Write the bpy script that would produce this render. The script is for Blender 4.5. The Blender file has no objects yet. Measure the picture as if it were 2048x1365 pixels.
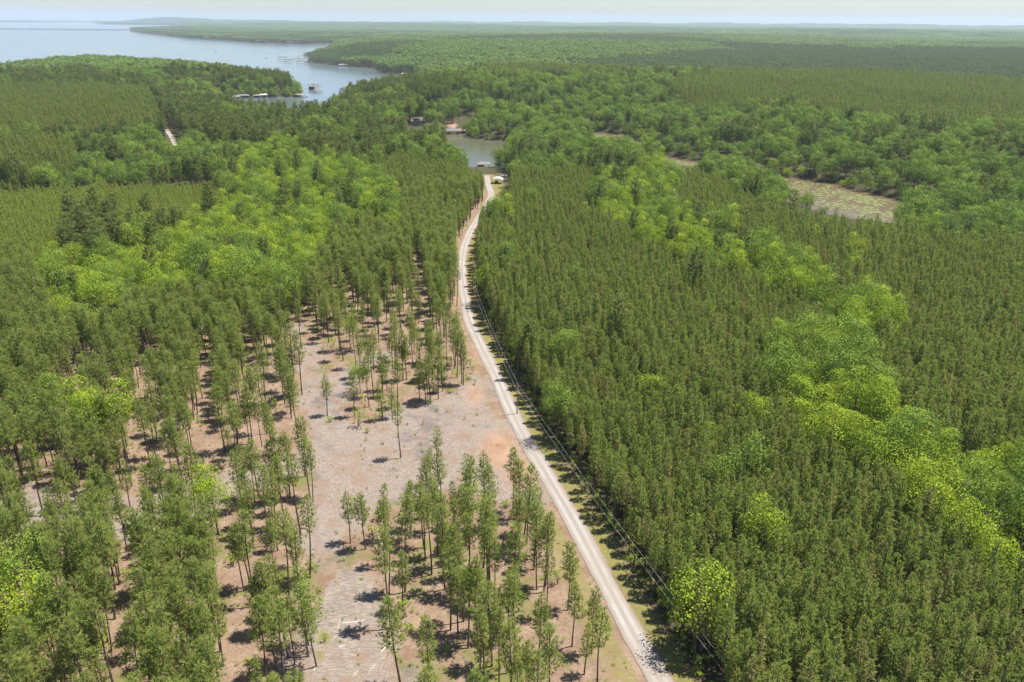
import bpy, math, random
import numpy as np
from mathutils import Matrix, Vector, Euler
R = math.radians
random.seed(7); rng = np.random.default_rng(7)
scene = bpy.context.scene
COL = scene.collection

# ------------------------------------------------------------ camera
F_PX = 1593.0; W, H = 2048.0, 1365.0            # focal length in photograph pixels
CAM_Z = 115.0
PITCH = math.degrees(math.atan((682.5 - 38.0) / F_PX)); ROLL = 0.40
cd = bpy.data.cameras.new('camera'); cam = bpy.data.objects.new('camera', cd); COL.objects.link(cam)
cd.sensor_width = 36.0; cd.lens = 36.0 * F_PX / W; cd.clip_start = 1.0; cd.clip_end = 90000.0
rotm = Euler((R(90 - PITCH), 0, 0)).to_matrix() @ Matrix.Rotation(R(ROLL), 3, 'Z')
cam.rotation_euler = rotm.to_euler(); cam.location = (0, 0, CAM_Z)
scene.camera = cam
scene.render.resolution_x, scene.render.resolution_y = 1024, 682

# ------------------------------------------------------------ sky, sun, exposure
SUN_EL, SUN_AZ = 69.0, 14.0                     # azimuth measured from +X towards +Y
world = bpy.data.worlds.new('World'); scene.world = world; world.use_nodes = True
wn = world.node_tree.nodes; wl = world.node_tree.links
sky = wn.new('ShaderNodeTexSky'); sky.sky_type = 'NISHITA'; sky.sun_disc = False
sky.sun_elevation = R(SUN_EL); sky.sun_rotation = R(90 - SUN_AZ)
sky.air_density = 1.0; sky.dust_density = 0.4; sky.ozone_density = 1.0
wn['Background'].inputs['Strength'].default_value = 0.068
tint = wn.new('ShaderNodeMix'); tint.data_type = 'RGBA'; tint.blend_type = 'MULTIPLY'; tint.inputs[0].default_value = 1.0; tint.inputs[7].default_value = (.86, .93, 1.08, 1)
wl.new(sky.outputs[0], tint.inputs[6]); wl.new(tint.outputs[2], wn['Background'].inputs['Color'])
sd = bpy.data.lights.new('sun', 'SUN'); sun = bpy.data.objects.new('sun', sd); COL.objects.link(sun)
sd.energy = 5.0; sd.angle = R(0.55); sd.color = (1.0, 0.94, 0.85)
sv = Vector((math.cos(R(SUN_EL)) * math.cos(R(SUN_AZ)), math.cos(R(SUN_EL)) * math.sin(R(SUN_AZ)), math.sin(R(SUN_EL))))
sun.rotation_euler = sv.to_track_quat('Z', 'Y').to_euler()
scene.view_settings.view_transform = 'Standard'; scene.view_settings.look = 'None'
scene.view_settings.exposure = 1.0; scene.view_settings.gamma = 1.0
scene.cycles.max_bounces = 6; scene.cycles.diffuse_bounces = 4; scene.cycles.glossy_bounces = 2
scene.cycles.transmission_bounces = 3; scene.cycles.volume_bounces = 1; scene.cycles.transparent_max_bounces = 4
scene.cycles.use_denoising = True
scene.cycles.sample_clamp_indirect = 4.0

# ------------------------------------------------------------ geometry of the land
ER = 7.4e6                                      # effective radius of the earth
RM = np.array(rotm)
def U(px, py, z=5.0):
    """photograph pixel -> place on the ground (height z above the lake)"""
    d = RM @ np.array([(px - W / 2) / F_PX, -(py - H / 2) / F_PX, -1.0])
    hd = math.hypot(d[0], d[1]); s = -d[2] / hd   # slope down
    # z - r^2/2ER = CAM_Z - r*s
    c = CAM_Z - z; disc = s * s - 2 * c / ER
    if s <= 0 or disc <= 0: r = 26000.0
    else: r = min(26000.0, (s - math.sqrt(disc)) * ER)
    return (d[0] / hd * r, d[1] / hd * r)
def P(x, y, z):
    """place -> photograph pixel (arrays)"""
    x = np.asarray(x, float); y = np.asarray(y, float); z = np.asarray(z, float) - (x * x + y * y) / (2 * ER)
    v = np.stack([x, y, z - CAM_Z]); c = np.tensordot(RM.T, v, axes=1)
    dz = np.maximum(-c[2], 1e-3)
    return W / 2 + F_PX * c[0] / dz, H / 2 - F_PX * c[1] / dz, -c[2]
def inpoly(px, py, poly):
    px = np.asarray(px, float); py = np.asarray(py, float); r = np.zeros(px.shape, bool); n = len(poly)
    for i in range(n):
        x0, y0 = poly[i][:2]; x1, y1 = poly[(i + 1) % n][:2]
        if y0 == y1: continue
        c = (y0 > py) != (y1 > py)
        r ^= c & (px < (x1 - x0) * (py - y0) / (y1 - y0) + x0)
    return r
def dist_line(px, py, pts, closed=False):
    px = np.asarray(px, float); py = np.asarray(py, float); best = np.full(px.shape, 1e18); n = len(pts)
    for i in range(n if closed else n - 1):
        x0, y0 = pts[i][:2]; x1, y1 = pts[(i + 1) % n][:2]
        dx, dy = x1 - x0, y1 - y0; L = dx * dx + dy * dy + 1e-9
        t = np.clip(((px - x0) * dx + (py - y0) * dy) / L, 0, 1)
        best = np.minimum(best, (px - x0 - t * dx) ** 2 + (py - y0 - t * dy) ** 2)
    return np.sqrt(best)
def ss(a, b, x):
    t = np.clip((x - a) / (b - a), 0, 1); return t * t * (3 - 2 * t)

def UP(pts): return [U(*p) for p in pts]
LAKE = UP([(-700, 44, 0), (0, 45, 0), (185, 44.5, 0), (205, 49, 0), (372, 51, 0), (380, 54, 0), (330, 57, 0), (285, 58, 0), (262, 60, 0), (266, 64, 0),
    (300, 69, 0), (370, 76, 0), (430, 80, 0), (520, 86, 0), (600, 88, 0), (664, 88, 0), (672, 90, 0), (664, 94, 16), (640, 101, 16), (618, 107, 16),
    (610, 113, 8), (613, 121, 0), (628, 127, 0), (690, 133, 0), (745, 137, 0), (762, 147, 0), (820, 152, 0), (838, 157, 0), (822, 166, 18), (795, 164, 20),
    (770, 159, 20), (720, 174, 20), (680, 180, 20), (652, 196, 20), (636, 217, 20), (575, 221, 20), (530, 218, 20), (486, 204, 20), (440, 195, 0), (470, 194.5, 0),
    (540, 196, 0), (604, 194, 0), (608, 184, 0), (604, 166, 16), (598, 152, 22), (560, 142, 22), (430, 129, 22), (300, 121, 22), (200, 119, 22),
    (100, 122, 22), (0, 129, 22), (-300, 150, 22), (-1400, 240, 22)])
COVE = UP([(880, 268, 0), (902, 269, 0), (917, 267, 0), (937, 278, 0), (970, 282, 0), (1010, 284, 0), (1012, 320, 0), (992, 338, 0), (938, 338, 0), (915, 322, 0), (880, 296, 0)])
CREEK = UP([(1150, 262, 0), (1195, 267, 0), (1245, 271, 0), (1320, 312, 0), (1400, 326, 0), (1500, 345, 0), (1590, 360, 0), (1650, 367, 0), (1700, 380, 0), (1790, 403, 0), (1840, 425, 0),
    (1835, 456, 0), (1700, 439, 0), (1640, 422, 0), (1570, 396, 0), (1450, 368, 0), (1385, 350, 0), (1310, 340, 0), (1240, 300, 0), (1190, 285, 0), (1140, 275, 0)])
WATERS = [LAKE, COVE, CREEK]
def wdist(x, y):
    """signed distance to the nearest water, positive on land"""
    best = None
    for p in WATERS:
        d = dist_line(x, y, p, True); d = np.where(inpoly(x, y, p), -d, d)
        best = d if best is None else np.minimum(best, d)
    return best
HILLS = [(U(1560, 300, 15), 9, 90), (U(1900, 360, 15), 7, 80), (U(300, 150, 15), 4, 420), (U(60, 200, 15), 3, 300), (U(1150, 215, 15), 10, 160),
         (U(1600, 190, 15), 8, 300), (U(760, 190, 15), 7, 180), (U(900, 110, 15), 14, 900), (U(1500, 95, 15), 20, 1200)]
def height(x, y):
    x = np.asarray(x, float); y = np.asarray(y, float)
    d = wdist(x, y); r = np.hypot(x, y)
    z = -1.6 + 6.6 * ss(-4, 22, d)
    inl = ss(15, 160, d)
    for (cx, cy), a, s in HILLS: z = z + a * np.exp(-((x - cx) ** 2 + (y - cy) ** 2) / (2 * s * s)) * inl
    u = np.sin(x / 97 + 1.3) * np.cos(y / 121 + .4) + .7 * np.sin((x + y) / 61 + 2.1)
    z = z + u * 1.5 * ss(260, 700, r) * inl
    u2 = np.sin(x / 640 + .5) * np.sin(y / 810 + 1.9) + .8 * np.sin((x - .6 * y) / 420)
    z = z + (u2 * 6 + 3) * ss(900, 2500, r) * ss(60, 500, d)
    u3 = np.sin(x / 2600 + 2.5) * np.sin(y / 1900 + .3) + .6 * np.sin((x + .8 * y) / 1300 + 1)
    z = z + (u3 * 14 + 8) * ss(4500, 9000, r) * ss(200, 1500, d)
    ang = np.degrees(np.arctan2(x, y))
    rid = np.exp(-((r - 21500) / 1500) ** 2) * (40 + 100 * ss(-16, -34, ang) + 10 * np.sin(ang * 1.1) + 6 * np.sin(ang * 3.7 + 1))
    z = z + rid * ss(300, 1500, d)
    return z
def height1(x, y): return float(height(np.array([x]), np.array([y]))[0])
def curve(x, y): return (np.asarray(x) ** 2 + np.asarray(y) ** 2) / (2 * ER)

# road, verge and clearings, on the ground
ROAD_PX = [(1372, 1480), (1318, 1365), (1269, 1279), (1213, 1174), (1158, 1069), (1098, 964), (1038, 860), (990, 755), (958, 690), (940, 650), (932, 612), (926, 575), (924, 540), (926, 512),
           (934, 485), (946, 460), (960, 438), (972, 419), (980, 402), (982, 391), (978, 379), (975, 366), (974, 354)]
ROAD = [U(a, b) for a, b in ROAD_PX]
d0 = np.array(ROAD[0]) - np.array(ROAD[1]); d0 = d0 / np.linalg.norm(d0)
ROAD = [tuple(np.array(ROAD[0]) + d0 * k) for k in (160, 80, 30)] + ROAD
def spline(pts, step):
    pts = np.array(pts, float); out = []
    for i in range(len(pts) - 1):
        p0 = pts[max(i - 1, 0)]; p1 = pts[i]; p2 = pts[i + 1]; p3 = pts[min(i + 2, len(pts) - 1)]
        n = max(1, int(np.linalg.norm(p2 - p1) / step))
        for k in range(n):
            t = k / n
            out.append(.5 * ((2 * p1) + (-p0 + p2) * t + (2 * p0 - 5 * p1 + 4 * p2 - p3) * t * t + (-p0 + 3 * p1 - 3 * p2 + p3) * t ** 3))
    out.append(pts[-1]); return np.array(out)
ROADC = spline(ROAD, 2.0)
def side_of_road(x, y):
    """signed distance to the road centre: positive on its right side (larger x)"""
    d = dist_line(x, y, ROADC[::2]); yy = ROADC[:, 1]; xx = ROADC[:, 0]; o = np.argsort(yy)
    return np.where(np.asarray(x) > np.interp(y, yy[o], xx[o]), d, -d)
CLEAR = [UP(p) for p in (
    [(640, 1480), (590, 1365), (612, 1270), (640, 1190), (640, 1120), (612, 1040), (598, 960), (604, 880), (606, 800), (600, 740), (580, 690), (600, 640), (625, 690), (650, 740),
     (700, 780), (705, 860), (760, 850), (860, 815), (940, 775), (965, 760), (1000, 800), (1080, 960), (1100, 1010), (1040, 1008), (960, 1012), (800, 1008), (742, 1030),
     (705, 1080), (740, 1160), (790, 1250), (830, 1365), (860, 1480)],
    [(0, 985), (120, 978), (330, 982), (380, 945), (440, 950), (560, 925), (600, 930), (600, 965), (470, 990), (420, 1035), (300, 1085), (60, 1065), (-60, 1035)],
    [(812, 560), (834, 520), (848, 560), (862, 640), (874, 700), (890, 740), (850, 700), (826, 630)],
    [(640, 790), (700, 720), (780, 690), (800, 710), (730, 750), (690, 800)],
    [(880, 440), (893, 420), (905, 428), (900, 450), (886, 462)],
    [(300, 905), (340, 880), (420, 880), (520, 845), (590, 830), (590, 855), (500, 890), (420, 925)],
    [(955, 400), (966, 345), (1012, 338), (1012, 372), (994, 392), (985, 410)],
)]
SMALL_ROAD = spline([U(332, 262, 8), U(340, 273, 8), U(349, 287, 8), U(352, 300, 8), U(344, 316, 8)], 4.0)

# ------------------------------------------------------------ helpers for objects
def tag(o, label=None, cat=None, group=None, kind=None):
    if label: o['label'] = label
    if cat: o['category'] = cat
    if group: o['group'] = group
    if kind: o['kind'] = kind
    return o
def mesh_np(name, V, faces, mats, mi=None, smooth=False):
    """V (n,3); faces: list of (k, m) index arrays of equal-sided faces"""
    me = bpy.data.meshes.new(name)
    V = np.asarray(V, np.float32); me.vertices.add(len(V)); me.vertices.foreach_set('co', V.ravel())
    loops = np.concatenate([np.asarray(f, np.int32).ravel() for f in faces])
    sizes = np.concatenate([np.full(len(f), np.asarray(f).shape[1], np.int32) for f in faces])
    starts = np.concatenate([[0], np.cumsum(sizes)[:-1]]).astype(np.int32)
    me.loops.add(len(loops)); me.loops.foreach_set('vertex_index', loops)
    me.polygons.add(len(sizes)); me.polygons.foreach_set('loop_start', starts); me.polygons.foreach_set('loop_total', sizes)
    if mi is not None: me.polygons.foreach_set('material_index', np.asarray(mi, np.int32))
    for m in mats: me.materials.append(m)
    me.update(calc_edges=True)
    if smooth: me.polygons.foreach_set('use_smooth', np.ones(len(sizes), bool))
    return me
class MB:
    """collects simple shapes, each face with a material slot"""
    def __init__(s): s.v = []; s.f = []
    def add(s, vs, fs):
        b = len(s.v); s.v += [tuple(v) for v in vs]; s.f += [tuple(i + b for i in f) for f in fs]; return s
    def box(s, x0, x1, y0, y1, z0, z1):
        return s.add([(x0, y0, z0), (x1, y0, z0), (x1, y1, z0), (x0, y1, z0), (x0, y0, z1), (x1, y0, z1), (x1, y1, z1), (x0, y1, z1)],
                     [(3, 2, 1, 0), (4, 5, 6, 7), (0, 1, 5, 4), (1, 2, 6, 5), (2, 3, 7, 6), (3, 0, 4, 7)])
    def tube(s, pts, rad, n=6):
        pts = [Vector(p) for p in pts]; rings = []
        for i, p in enumerate(pts):
            d = (pts[min(i + 1, len(pts) - 1)] - pts[max(i - 1, 0)]).normalized()
            a = d.orthogonal().normalized() if abs(d.z) < .9 else Vector((1, 0, 0)); a = (a - d * a.dot(d)).normalized(); b = d.cross(a)
            r = rad[i] if isinstance(rad, (list, tuple)) else rad
            rings.append([p + a * (r * math.cos(2 * math.pi * k / n)) + b * (r * math.sin(2 * math.pi * k / n)) for k in range(n)])
        vs = [v for q in rings for v in q]; fs = []
        for i in range(len(pts) - 1):
            for k in range(n): fs.append((i * n + k, i * n + (k + 1) % n, (i + 1) * n + (k + 1) % n, (i + 1) * n + k))
        fs.append(tuple(range(n))[::-1]); fs.append(tuple((len(pts) - 1) * n + k for k in range(n)))
        return s.add(vs, fs)
    def build(s, name, mat, parent=None, smooth=False):
        me = bpy.data.meshes.new(name); me.from_pydata(s.v, [], s.f); me.materials.append(mat); me.update()
        if smooth: me.polygons.foreach_set('use_smooth', np.ones(len(s.f), bool))
        o = bpy.data.objects.new(name, me); COL.objects.link(o)
        if parent: o.parent = parent
        return o
def empty(name, loc, rz=0.0):
    o = bpy.data.objects.new(name, None); o.empty_display_size = .5; COL.objects.link(o); o.location = loc; o.rotation_euler = (0, 0, rz); return o
def ground(px, py, z=5.0, up=0.0):
    x, y = U(px, py, z); return (x, y, height1(x, y) - curve(x, y) + up)

# ------------------------------------------------------------ materials
def newmat(name):
    m = bpy.data.materials.new(name); m.use_nodes = True; nt = m.node_tree; return m, nt, nt.nodes, nt.links, nt.nodes['Principled BSDF']
def rgb(c): return (c[0], c[1], c[2], 1)
def mixc(nt, fac, a, b, mode='MIX'):
    n = nt.nodes.new('ShaderNodeMix'); n.data_type = 'RGBA'; n.blend_type = mode
    for s, v in ((n.inputs[0], fac), (n.inputs[6], a), (n.inputs[7], b)):
        if hasattr(v, 'default_value') or hasattr(v, 'is_linked'): nt.links.new(v, s)
        elif isinstance(v, (int, float)): s.default_value = v
        else: s.default_value = rgb(v)
    return n.outputs[2]
def noise(nt, scale, detail=3, coord='Object', rough=.55, vec=None, stretch=None):
    n = nt.nodes.new('ShaderNodeTexNoise'); n.inputs['Scale'].default_value = scale; n.inputs['Detail'].default_value = detail; n.inputs['Roughness'].default_value = rough
    if vec is None: tc = nt.nodes.new('ShaderNodeTexCoord'); vec = tc.outputs[coord]
    if stretch:
        mp = nt.nodes.new('ShaderNodeMapping'); mp.inputs['Scale'].default_value = stretch; nt.links.new(vec, mp.inputs[0]); vec = mp.outputs[0]
    nt.links.new(vec, n.inputs['Vector']); return n.outputs[0]
def ramp(nt, v, a, b):
    n = nt.nodes.new('ShaderNodeMapRange'); n.inputs[1].default_value = a; n.inputs[2].default_value = b; n.clamp = True; nt.links.new(v, n.inputs[0]); return n.outputs[0]
def math2(nt, op, a, b):
    n = nt.nodes.new('ShaderNodeMath'); n.operation = op; n.use_clamp = False
    for s, v in ((n.inputs[0], a), (n.inputs[1], b)):
        if isinstance(v, (int, float)): s.default_value = v
        else: nt.links.new(v, s)
    return n.outputs[0]
def foliage(name, ca, cb, cc, trans=.3, nscale=.45):
    m, nt, N, L, bs = newmat(name)
    oi = N.new('ShaderNodeObjectInfo')
    c = mixc(nt, oi.outputs['Random'], ca, cb)
    c = mixc(nt, ramp(nt, noise(nt, nscale, 2), .38, .68), c, cc)
    bs.inputs['Roughness'].default_value = .65; bs.inputs['Specular IOR Level'].default_value = .18
    L.new(c, bs.inputs['Base Color'])
    t = N.new('ShaderNodeBsdfTranslucent'); tc = mixc(nt, .5, c, (ca[0] * 1.5, ca[1] * 1.5, ca[2])); L.new(tc, t.inputs[0])
    ms = N.new('ShaderNodeMixShader'); ms.inputs[0].default_value = trans
    L.new(bs.outputs[0], ms.inputs[1]); L.new(t.outputs[0], ms.inputs[2]); L.new(ms.outputs[0], N['Material Output'].inputs[0])
    return m
def plain(name, col, rough=.7, var=.12, scale=2.0, metal=0.0, coord='Object'):
    m, nt, N, L, bs = newmat(name)
    c = mixc(nt, ramp(nt, noise(nt, scale, 4, coord), .3, .7), tuple(k * (1 - var) for k in col), tuple(min(1, k * (1 + var)) for k in col))
    L.new(c, bs.inputs['Base Color']); bs.inputs['Roughness'].default_value = rough; bs.inputs['Metallic'].default_value = metal
    return m
M = {}
M['pine'] = foliage('pine_needles', (.195, .265, .048), (.258, .312, .064), (.300, .318, .094), .48)
M['pine_faded'] = foliage('faded_pine_needles', (.265, .272, .085), (.245, .275, .075), (.300, .290, .105), .44)
M['pine_young'] = foliage('young_pine_needles', (.265, .335, .055), (.310, .365, .065), (.330, .375, .075), .44)
M['pine_dark'] = foliage('mature_pine_needles', (.155, .210, .052), (.220, .262, .064), (.225, .245, .072), .38)
M['leaf_bright'] = foliage('spring_leaves', (.255, .350, .022), (.360, .435, .030), (.195, .275, .026), .30)
M['leaf_mid'] = foliage('green_leaves', (.150, .255, .030), (.245, .325, .040), (.185, .245, .040), .28)
M['leaf_dark'] = foliage('deep_green_leaves', (.105, .190, .034), (.170, .240, .042), (.140, .195, .038), .3)
M['shrub'] = foliage('shrub_leaves', (.220, .340, .025), (.310, .400, .035), (.250, .300, .045), .36, 1.5)
M['far_broad'] = foliage('distant_leaves', (.105, .180, .036), (.180, .245, .050), (.130, .185, .042), .2, .06)
M['far_pine'] = foliage('distant_needles', (.085, .125, .042), (.120, .155, .050), (.105, .135, .046), .2, .06)
M['bark'] = plain('pine_bark', (.085, .062, .048), .9, .3, 3.0)
M['bark_grey'] = plain('grey_bark', (.15, .13, .11), .9, .3, 3.0)
M['dead_wood'] = plain('bleached_dead_wood', (0.294, 0.266, 0.238), .85, .2, 3.0)
M['stick'] = plain('bleached_wood_debris', (.56, .50, .44), .85, .35, .4)
M['log'] = plain('stripped_pine_log', (0.406, 0.350, 0.294), .8, .2, 1.5)

def make_ground_mat():
    m, nt, N, L, bs = newmat('forest_ground')
    def att(n):
        a = N.new('ShaderNodeAttribute'); a.attribute_name = n; return a.outputs['Fac']
    P1 = 'Object'
    n_big = noise(nt, .035, 5, P1); n_mid = noise(nt, .25, 5, P1); n_fine = noise(nt, 1.6, 6, P1, .7); n_str = noise(nt, 1.5, 6, P1, .72, stretch=(.55, 5.5, 1)); n_st2 = noise(nt, 1.5, 6, P1, .72, stretch=(5.5, .6, 1))
    n_pat = noise(nt, .09, 5, P1, .65); n_vf = noise(nt, 4.5, 5, P1, .8)
    straw = mixc(nt, ramp(nt, n_mid, .35, .68), (0.196, 0.127, 0.089), (0.282, 0.205, 0.150))
    straw = mixc(nt, ramp(nt, n_fine, .45, .75), straw, (0.109, 0.075, 0.050))
    straw = mixc(nt, ramp(nt, n_pat, .54, .64), straw, (0.141, 0.137, 0.050))
    chips = mixc(nt, ramp(nt, n_str, .36, .64), (0.101, 0.079, 0.068), (0.332, 0.283, 0.244))
    chips2 = mixc(nt, ramp(nt, n_st2, .36, .64), (0.105, 0.081, 0.068), (0.323, 0.269, 0.228))
    chips = mixc(nt, ramp(nt, n_big, .42, .58), chips, chips2)
    chips = mixc(nt, ramp(nt, n_mid, .50, .66), chips, (0.206, 0.147, 0.109))
    chips = mixc(nt, ramp(nt, n_pat, .53, .66), chips, (0.136, 0.112, 0.104))
    chips = mixc(nt, math2(nt, 'MULTIPLY', ramp(nt, n_vf, .56, .66), .6), chips, (0.436, 0.395, 0.344))
    clay = mixc(nt, ramp(nt, n_mid, .35, .65), (0.246, 0.127, 0.077), (0.319, 0.214, 0.150))
    clay = mixc(nt, ramp(nt, n_fine, .45, .7), clay, (0.328, 0.246, 0.182))
    grass = mixc(nt, ramp(nt, n_fine, .4, .65), (0.118, 0.137, 0.029), (0.228, 0.182, 0.077))
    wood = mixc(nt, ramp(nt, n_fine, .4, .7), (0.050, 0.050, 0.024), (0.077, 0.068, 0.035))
    def fac(a, n, lo=.25): # attribute broken up by noise
        return ramp(nt, math2(nt, 'ADD', att(a), math2(nt, 'MULTIPLY', math2(nt, 'SUBTRACT', n, .5), 1.7)), lo, lo + .32)
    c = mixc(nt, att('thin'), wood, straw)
    c = mixc(nt, fac('clear', n_mid, .42), c, chips)
    c = mixc(nt, fac('clay', n_fine, .52), c, clay)
    c = mixc(nt, fac('grass', n_fine, .42), c, grass)
    L.new(c, bs.inputs['Base Color']); bs.inputs['Roughness'].default_value = .95; bs.inputs['Specular IOR Level'].default_value = .1
    b = N.new('ShaderNodeBump'); b.inputs['Strength'].default_value = .8; b.inputs['Distance'].default_value = .18
    L.new(math2(nt, 'ADD', n_fine, n_str), b.inputs['Height']); L.new(b.outputs[0], bs.inputs['Normal'])
    return m
M['ground'] = make_ground_mat()
def make_road_mat():
    m, nt, N, L, bs = newmat('gravel')
    uv = N.new('ShaderNodeUVMap'); sep = N.new('ShaderNodeSeparateXYZ'); L.new(uv.outputs[0], sep.inputs[0]); u = sep.outputs[0]
    n1 = noise(nt, 2.2, 6, 'Object', .7); n2 = noise(nt, .12, 4, 'Object')
    # two worn wheel tracks beside a slightly darker loose crown
    w1 = math2(nt, 'ABSOLUTE', math2(nt, 'SUBTRACT', math2(nt, 'ABSOLUTE', math2(nt, 'SUBTRACT', u, .5), 0), .2), 0)
    tr = ramp(nt, math2(nt, 'ADD', w1, math2(nt, 'MULTIPLY', math2(nt, 'SUBTRACT', n1, .5), .12)), .14, .05)
    c = mixc(nt, ramp(nt, n1, .35, .7), (0.202, 0.179, 0.157), (0.250, 0.228, 0.203))
    c = mixc(nt, tr, c, (0.307, 0.284, 0.263)); c = mixc(nt, ramp(nt, n2, .4, .7), c, (0.243, 0.211, 0.180))
    e = ramp(nt, math2(nt, 'ADD', math2(nt, 'ABSOLUTE', math2(nt, 'SUBTRACT', u, .5), 0), math2(nt, 'MULTIPLY', math2(nt, 'SUBTRACT', n1, .5), .22)), .40, .50)
    c = mixc(nt, e, c, (0.186, 0.147, 0.107))
    L.new(c, bs.inputs['Base Color']); bs.inputs['Roughness'].default_value = .95
    b = N.new('ShaderNodeBump'); b.inputs['Strength'].default_value = .4; b.inputs['Distance'].default_value = .05; L.new(n1, b.inputs['Height']); L.new(b.outputs[0], bs.inputs['Normal'])
    return m
M['road'] = make_road_mat()
def make_water(name, col, rough, bump):
    m, nt, N, L, bs = newmat(name)
    c = mixc(nt, ramp(nt, noise(nt, .004, 4), .35, .65), col, tuple(k * 1.25 for k in col))
    L.new(c, bs.inputs['Base Color']); bs.inputs['Roughness'].default_value = rough; bs.inputs['IOR'].default_value = 1.33
    b = N.new('ShaderNodeBump'); b.inputs['Strength'].default_value = bump; b.inputs['Distance'].default_value = .25
    L.new(noise(nt, .35, 5, 'Object', .6, stretch=(1, .45, 1)), b.inputs['Height']); L.new(b.outputs[0], bs.inputs['Normal'])
    return m
M['lake'] = make_water('lake_water', (.10, .125, .14), .12, .35)
M['creek'] = make_water('creek_water', (.115, .085, .05), .22, .1)
M['roof_grey'] = plain('grey_shingles', (0.149, 0.144, 0.149), .85, .15, 1.0)
M['roof_tan'] = plain('tan_shingles', (0.208, 0.178, 0.134), .85, .15, 1.0)
M['roof_pink'] = plain('weathered_pinkish_roof', (0.174, 0.150, 0.139), .8, .12, .8)
M['roof_dark'] = plain('dark_shingles', (0.081, 0.081, 0.087), .85, .2, 1.0)
M['white'] = plain('white_paint', (0.464, 0.458, 0.440), .5, .05, .5)
M['cream'] = plain('cream_siding', (0.369, 0.339, 0.286), .7, .08, .5)
M['brick'] = plain('brown_siding', (.30, .20, .15), .8, .15, .7)
M['timber'] = plain('weathered_timber', (.30, .25, .21), .85, .25, 1.0)
M['glass'] = plain('window_glass', (.05, .06, .07), .15, .1, 1.0)
M['metal'] = plain('dull_metal', (.42, .44, .46), .45, .1, 1.0, .6)
M['canvas'] = plain('white_canvas', (0.476, 0.452, 0.416), .7, .05, .6)
M['rubber'] = plain('black_rubber', (.03, .03, .03), .8, .1, 2.0)
M['concrete'] = plain('pale_concrete', (0.336, 0.322, 0.301), .85, .1, .3)
M['wire'] = plain('aluminium_wire', (.52, .51, .48), .5, .1, .3)
M['pole'] = plain('creosoted_pole_wood', (.20, .14, .10), .85, .2, 2.0)
M['pad'] = foliage('lily_leaf', (.15, .20, .06), (.21, .25, .09), (.18, .19, .075), .1, .3)

# ------------------------------------------------------------ ground and water
def polar(angles, radii):
    A, RR = np.meshgrid(np.radians(angles), radii); X = RR * np.sin(A); Y = RR * np.cos(A)
    na, nr = len(angles), len(radii); i = np.arange(nr - 1)[:, None] * na + np.arange(na - 1)[None]
    F = np.stack([i, i + 1, i + na + 1, i + na], -1).reshape(-1, 4)[:, ::-1]
    return X.ravel(), Y.ravel(), F
angs = np.concatenate([np.arange(-180, -45, 5.0), np.arange(-45, 45, .3), np.arange(45, 180.1, 5.0)])
rad = [1.0, 20, 45]; r = 70.0
while r < 42000:
    rad.append(r)
    r += 1.0 if r < 290 else (2.5 if r < 420 else (5 if r < 1500 else r * .0065))
X, Y, Fg = polar(angs, np.array(rad))
Z = height(X, Y)
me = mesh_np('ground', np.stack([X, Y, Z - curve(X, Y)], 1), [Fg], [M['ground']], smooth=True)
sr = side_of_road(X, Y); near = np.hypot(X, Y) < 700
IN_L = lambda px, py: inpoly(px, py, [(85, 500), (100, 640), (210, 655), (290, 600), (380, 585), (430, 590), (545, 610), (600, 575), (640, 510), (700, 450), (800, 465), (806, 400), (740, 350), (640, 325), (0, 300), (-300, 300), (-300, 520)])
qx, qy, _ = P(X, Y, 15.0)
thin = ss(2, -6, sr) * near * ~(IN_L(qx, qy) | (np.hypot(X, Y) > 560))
def setattr_f(me, n, v):
    a = me.attributes.new(n, 'FLOAT', 'POINT'); a.data.foreach_set('value', np.asarray(v, np.float32))
vnoise_ = lambda x, y: .5 + (np.sin(x / 3.1) * np.cos(y / 4.3 + 1) + np.sin((x - y) / 6.7) + .6 * np.sin((x * 1.7 + y) / 2.1)) / 5
clr = np.zeros(len(X))
for p in CLEAR[:1] + CLEAR[1:2] + CLEAR[3:4]:
    d = dist_line(X, Y, p, True); d = np.where(inpoly(X, Y, p), d, -d); clr = np.maximum(clr, ss(-7, 6, d + 3 * (vnoise_(X, Y) - .5) * 4))

ppx, ppy, _ = P(X, Y, Z)
clayspots = [(1000, 900, 60, 1.0), (950, 790, 40, .8), (1040, 945, 50, 1.0), (1010, 860, 40, .6), (965, 700, 40, .9), (946, 640, 25, .9), (915, 600, 40, .6), (905, 250, 14, 1.0), (1008, 262, 10, .8), (1240, 1140, 30, .35), (1000, 350, 14, .6)]
cl = np.zeros(len(X))
for a, b, s, w in clayspots: cl = np.maximum(cl, w * np.exp(-(((ppx - a) / s) ** 2 + ((ppy - b) / s) ** 2)))
cl = np.maximum(cl, .55 * np.exp(-((sr + 3.6) / 1.6) ** 2) * (Y < 420)); cl = cl * (np.abs(sr) > 1.5)
gr = .78 * ss(1.5, 3, sr) * ss(9, 5, sr)
gr = np.maximum(gr, .62 * ss(-2, -4, sr) * ss(-14, -6, sr) * ss(975, 1060, ppy))
gr = np.maximum(gr, .45 * ss(-2, -4, sr) * ss(-9, -5, sr))
for a, b, s, w in [(650, 1275, 26, .75), (640, 1310, 20, .7), (1330, 1365, 40, .5), (760, 1290, 25, .4), (870, 1150, 60, .3), (995, 372, 18, .9), (975, 400, 12, .6), (120, 1000, 60, .45), (960, 740, 30, .5)]:
    gr = np.maximum(gr, w * np.exp(-(((ppx - a) / s) ** 2 + ((ppy - b) / s) ** 2)))
gr = np.maximum(gr, .30 * thin)
cl = cl * near + np.where(near, 0, cl)
setattr_f(me, 'clear', clr * near); setattr_f(me, 'thin', np.maximum(thin, ss(10, 3, np.abs(sr)) * near)); setattr_f(me, 'clay', cl); setattr_f(me, 'grass', gr * near)
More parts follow.
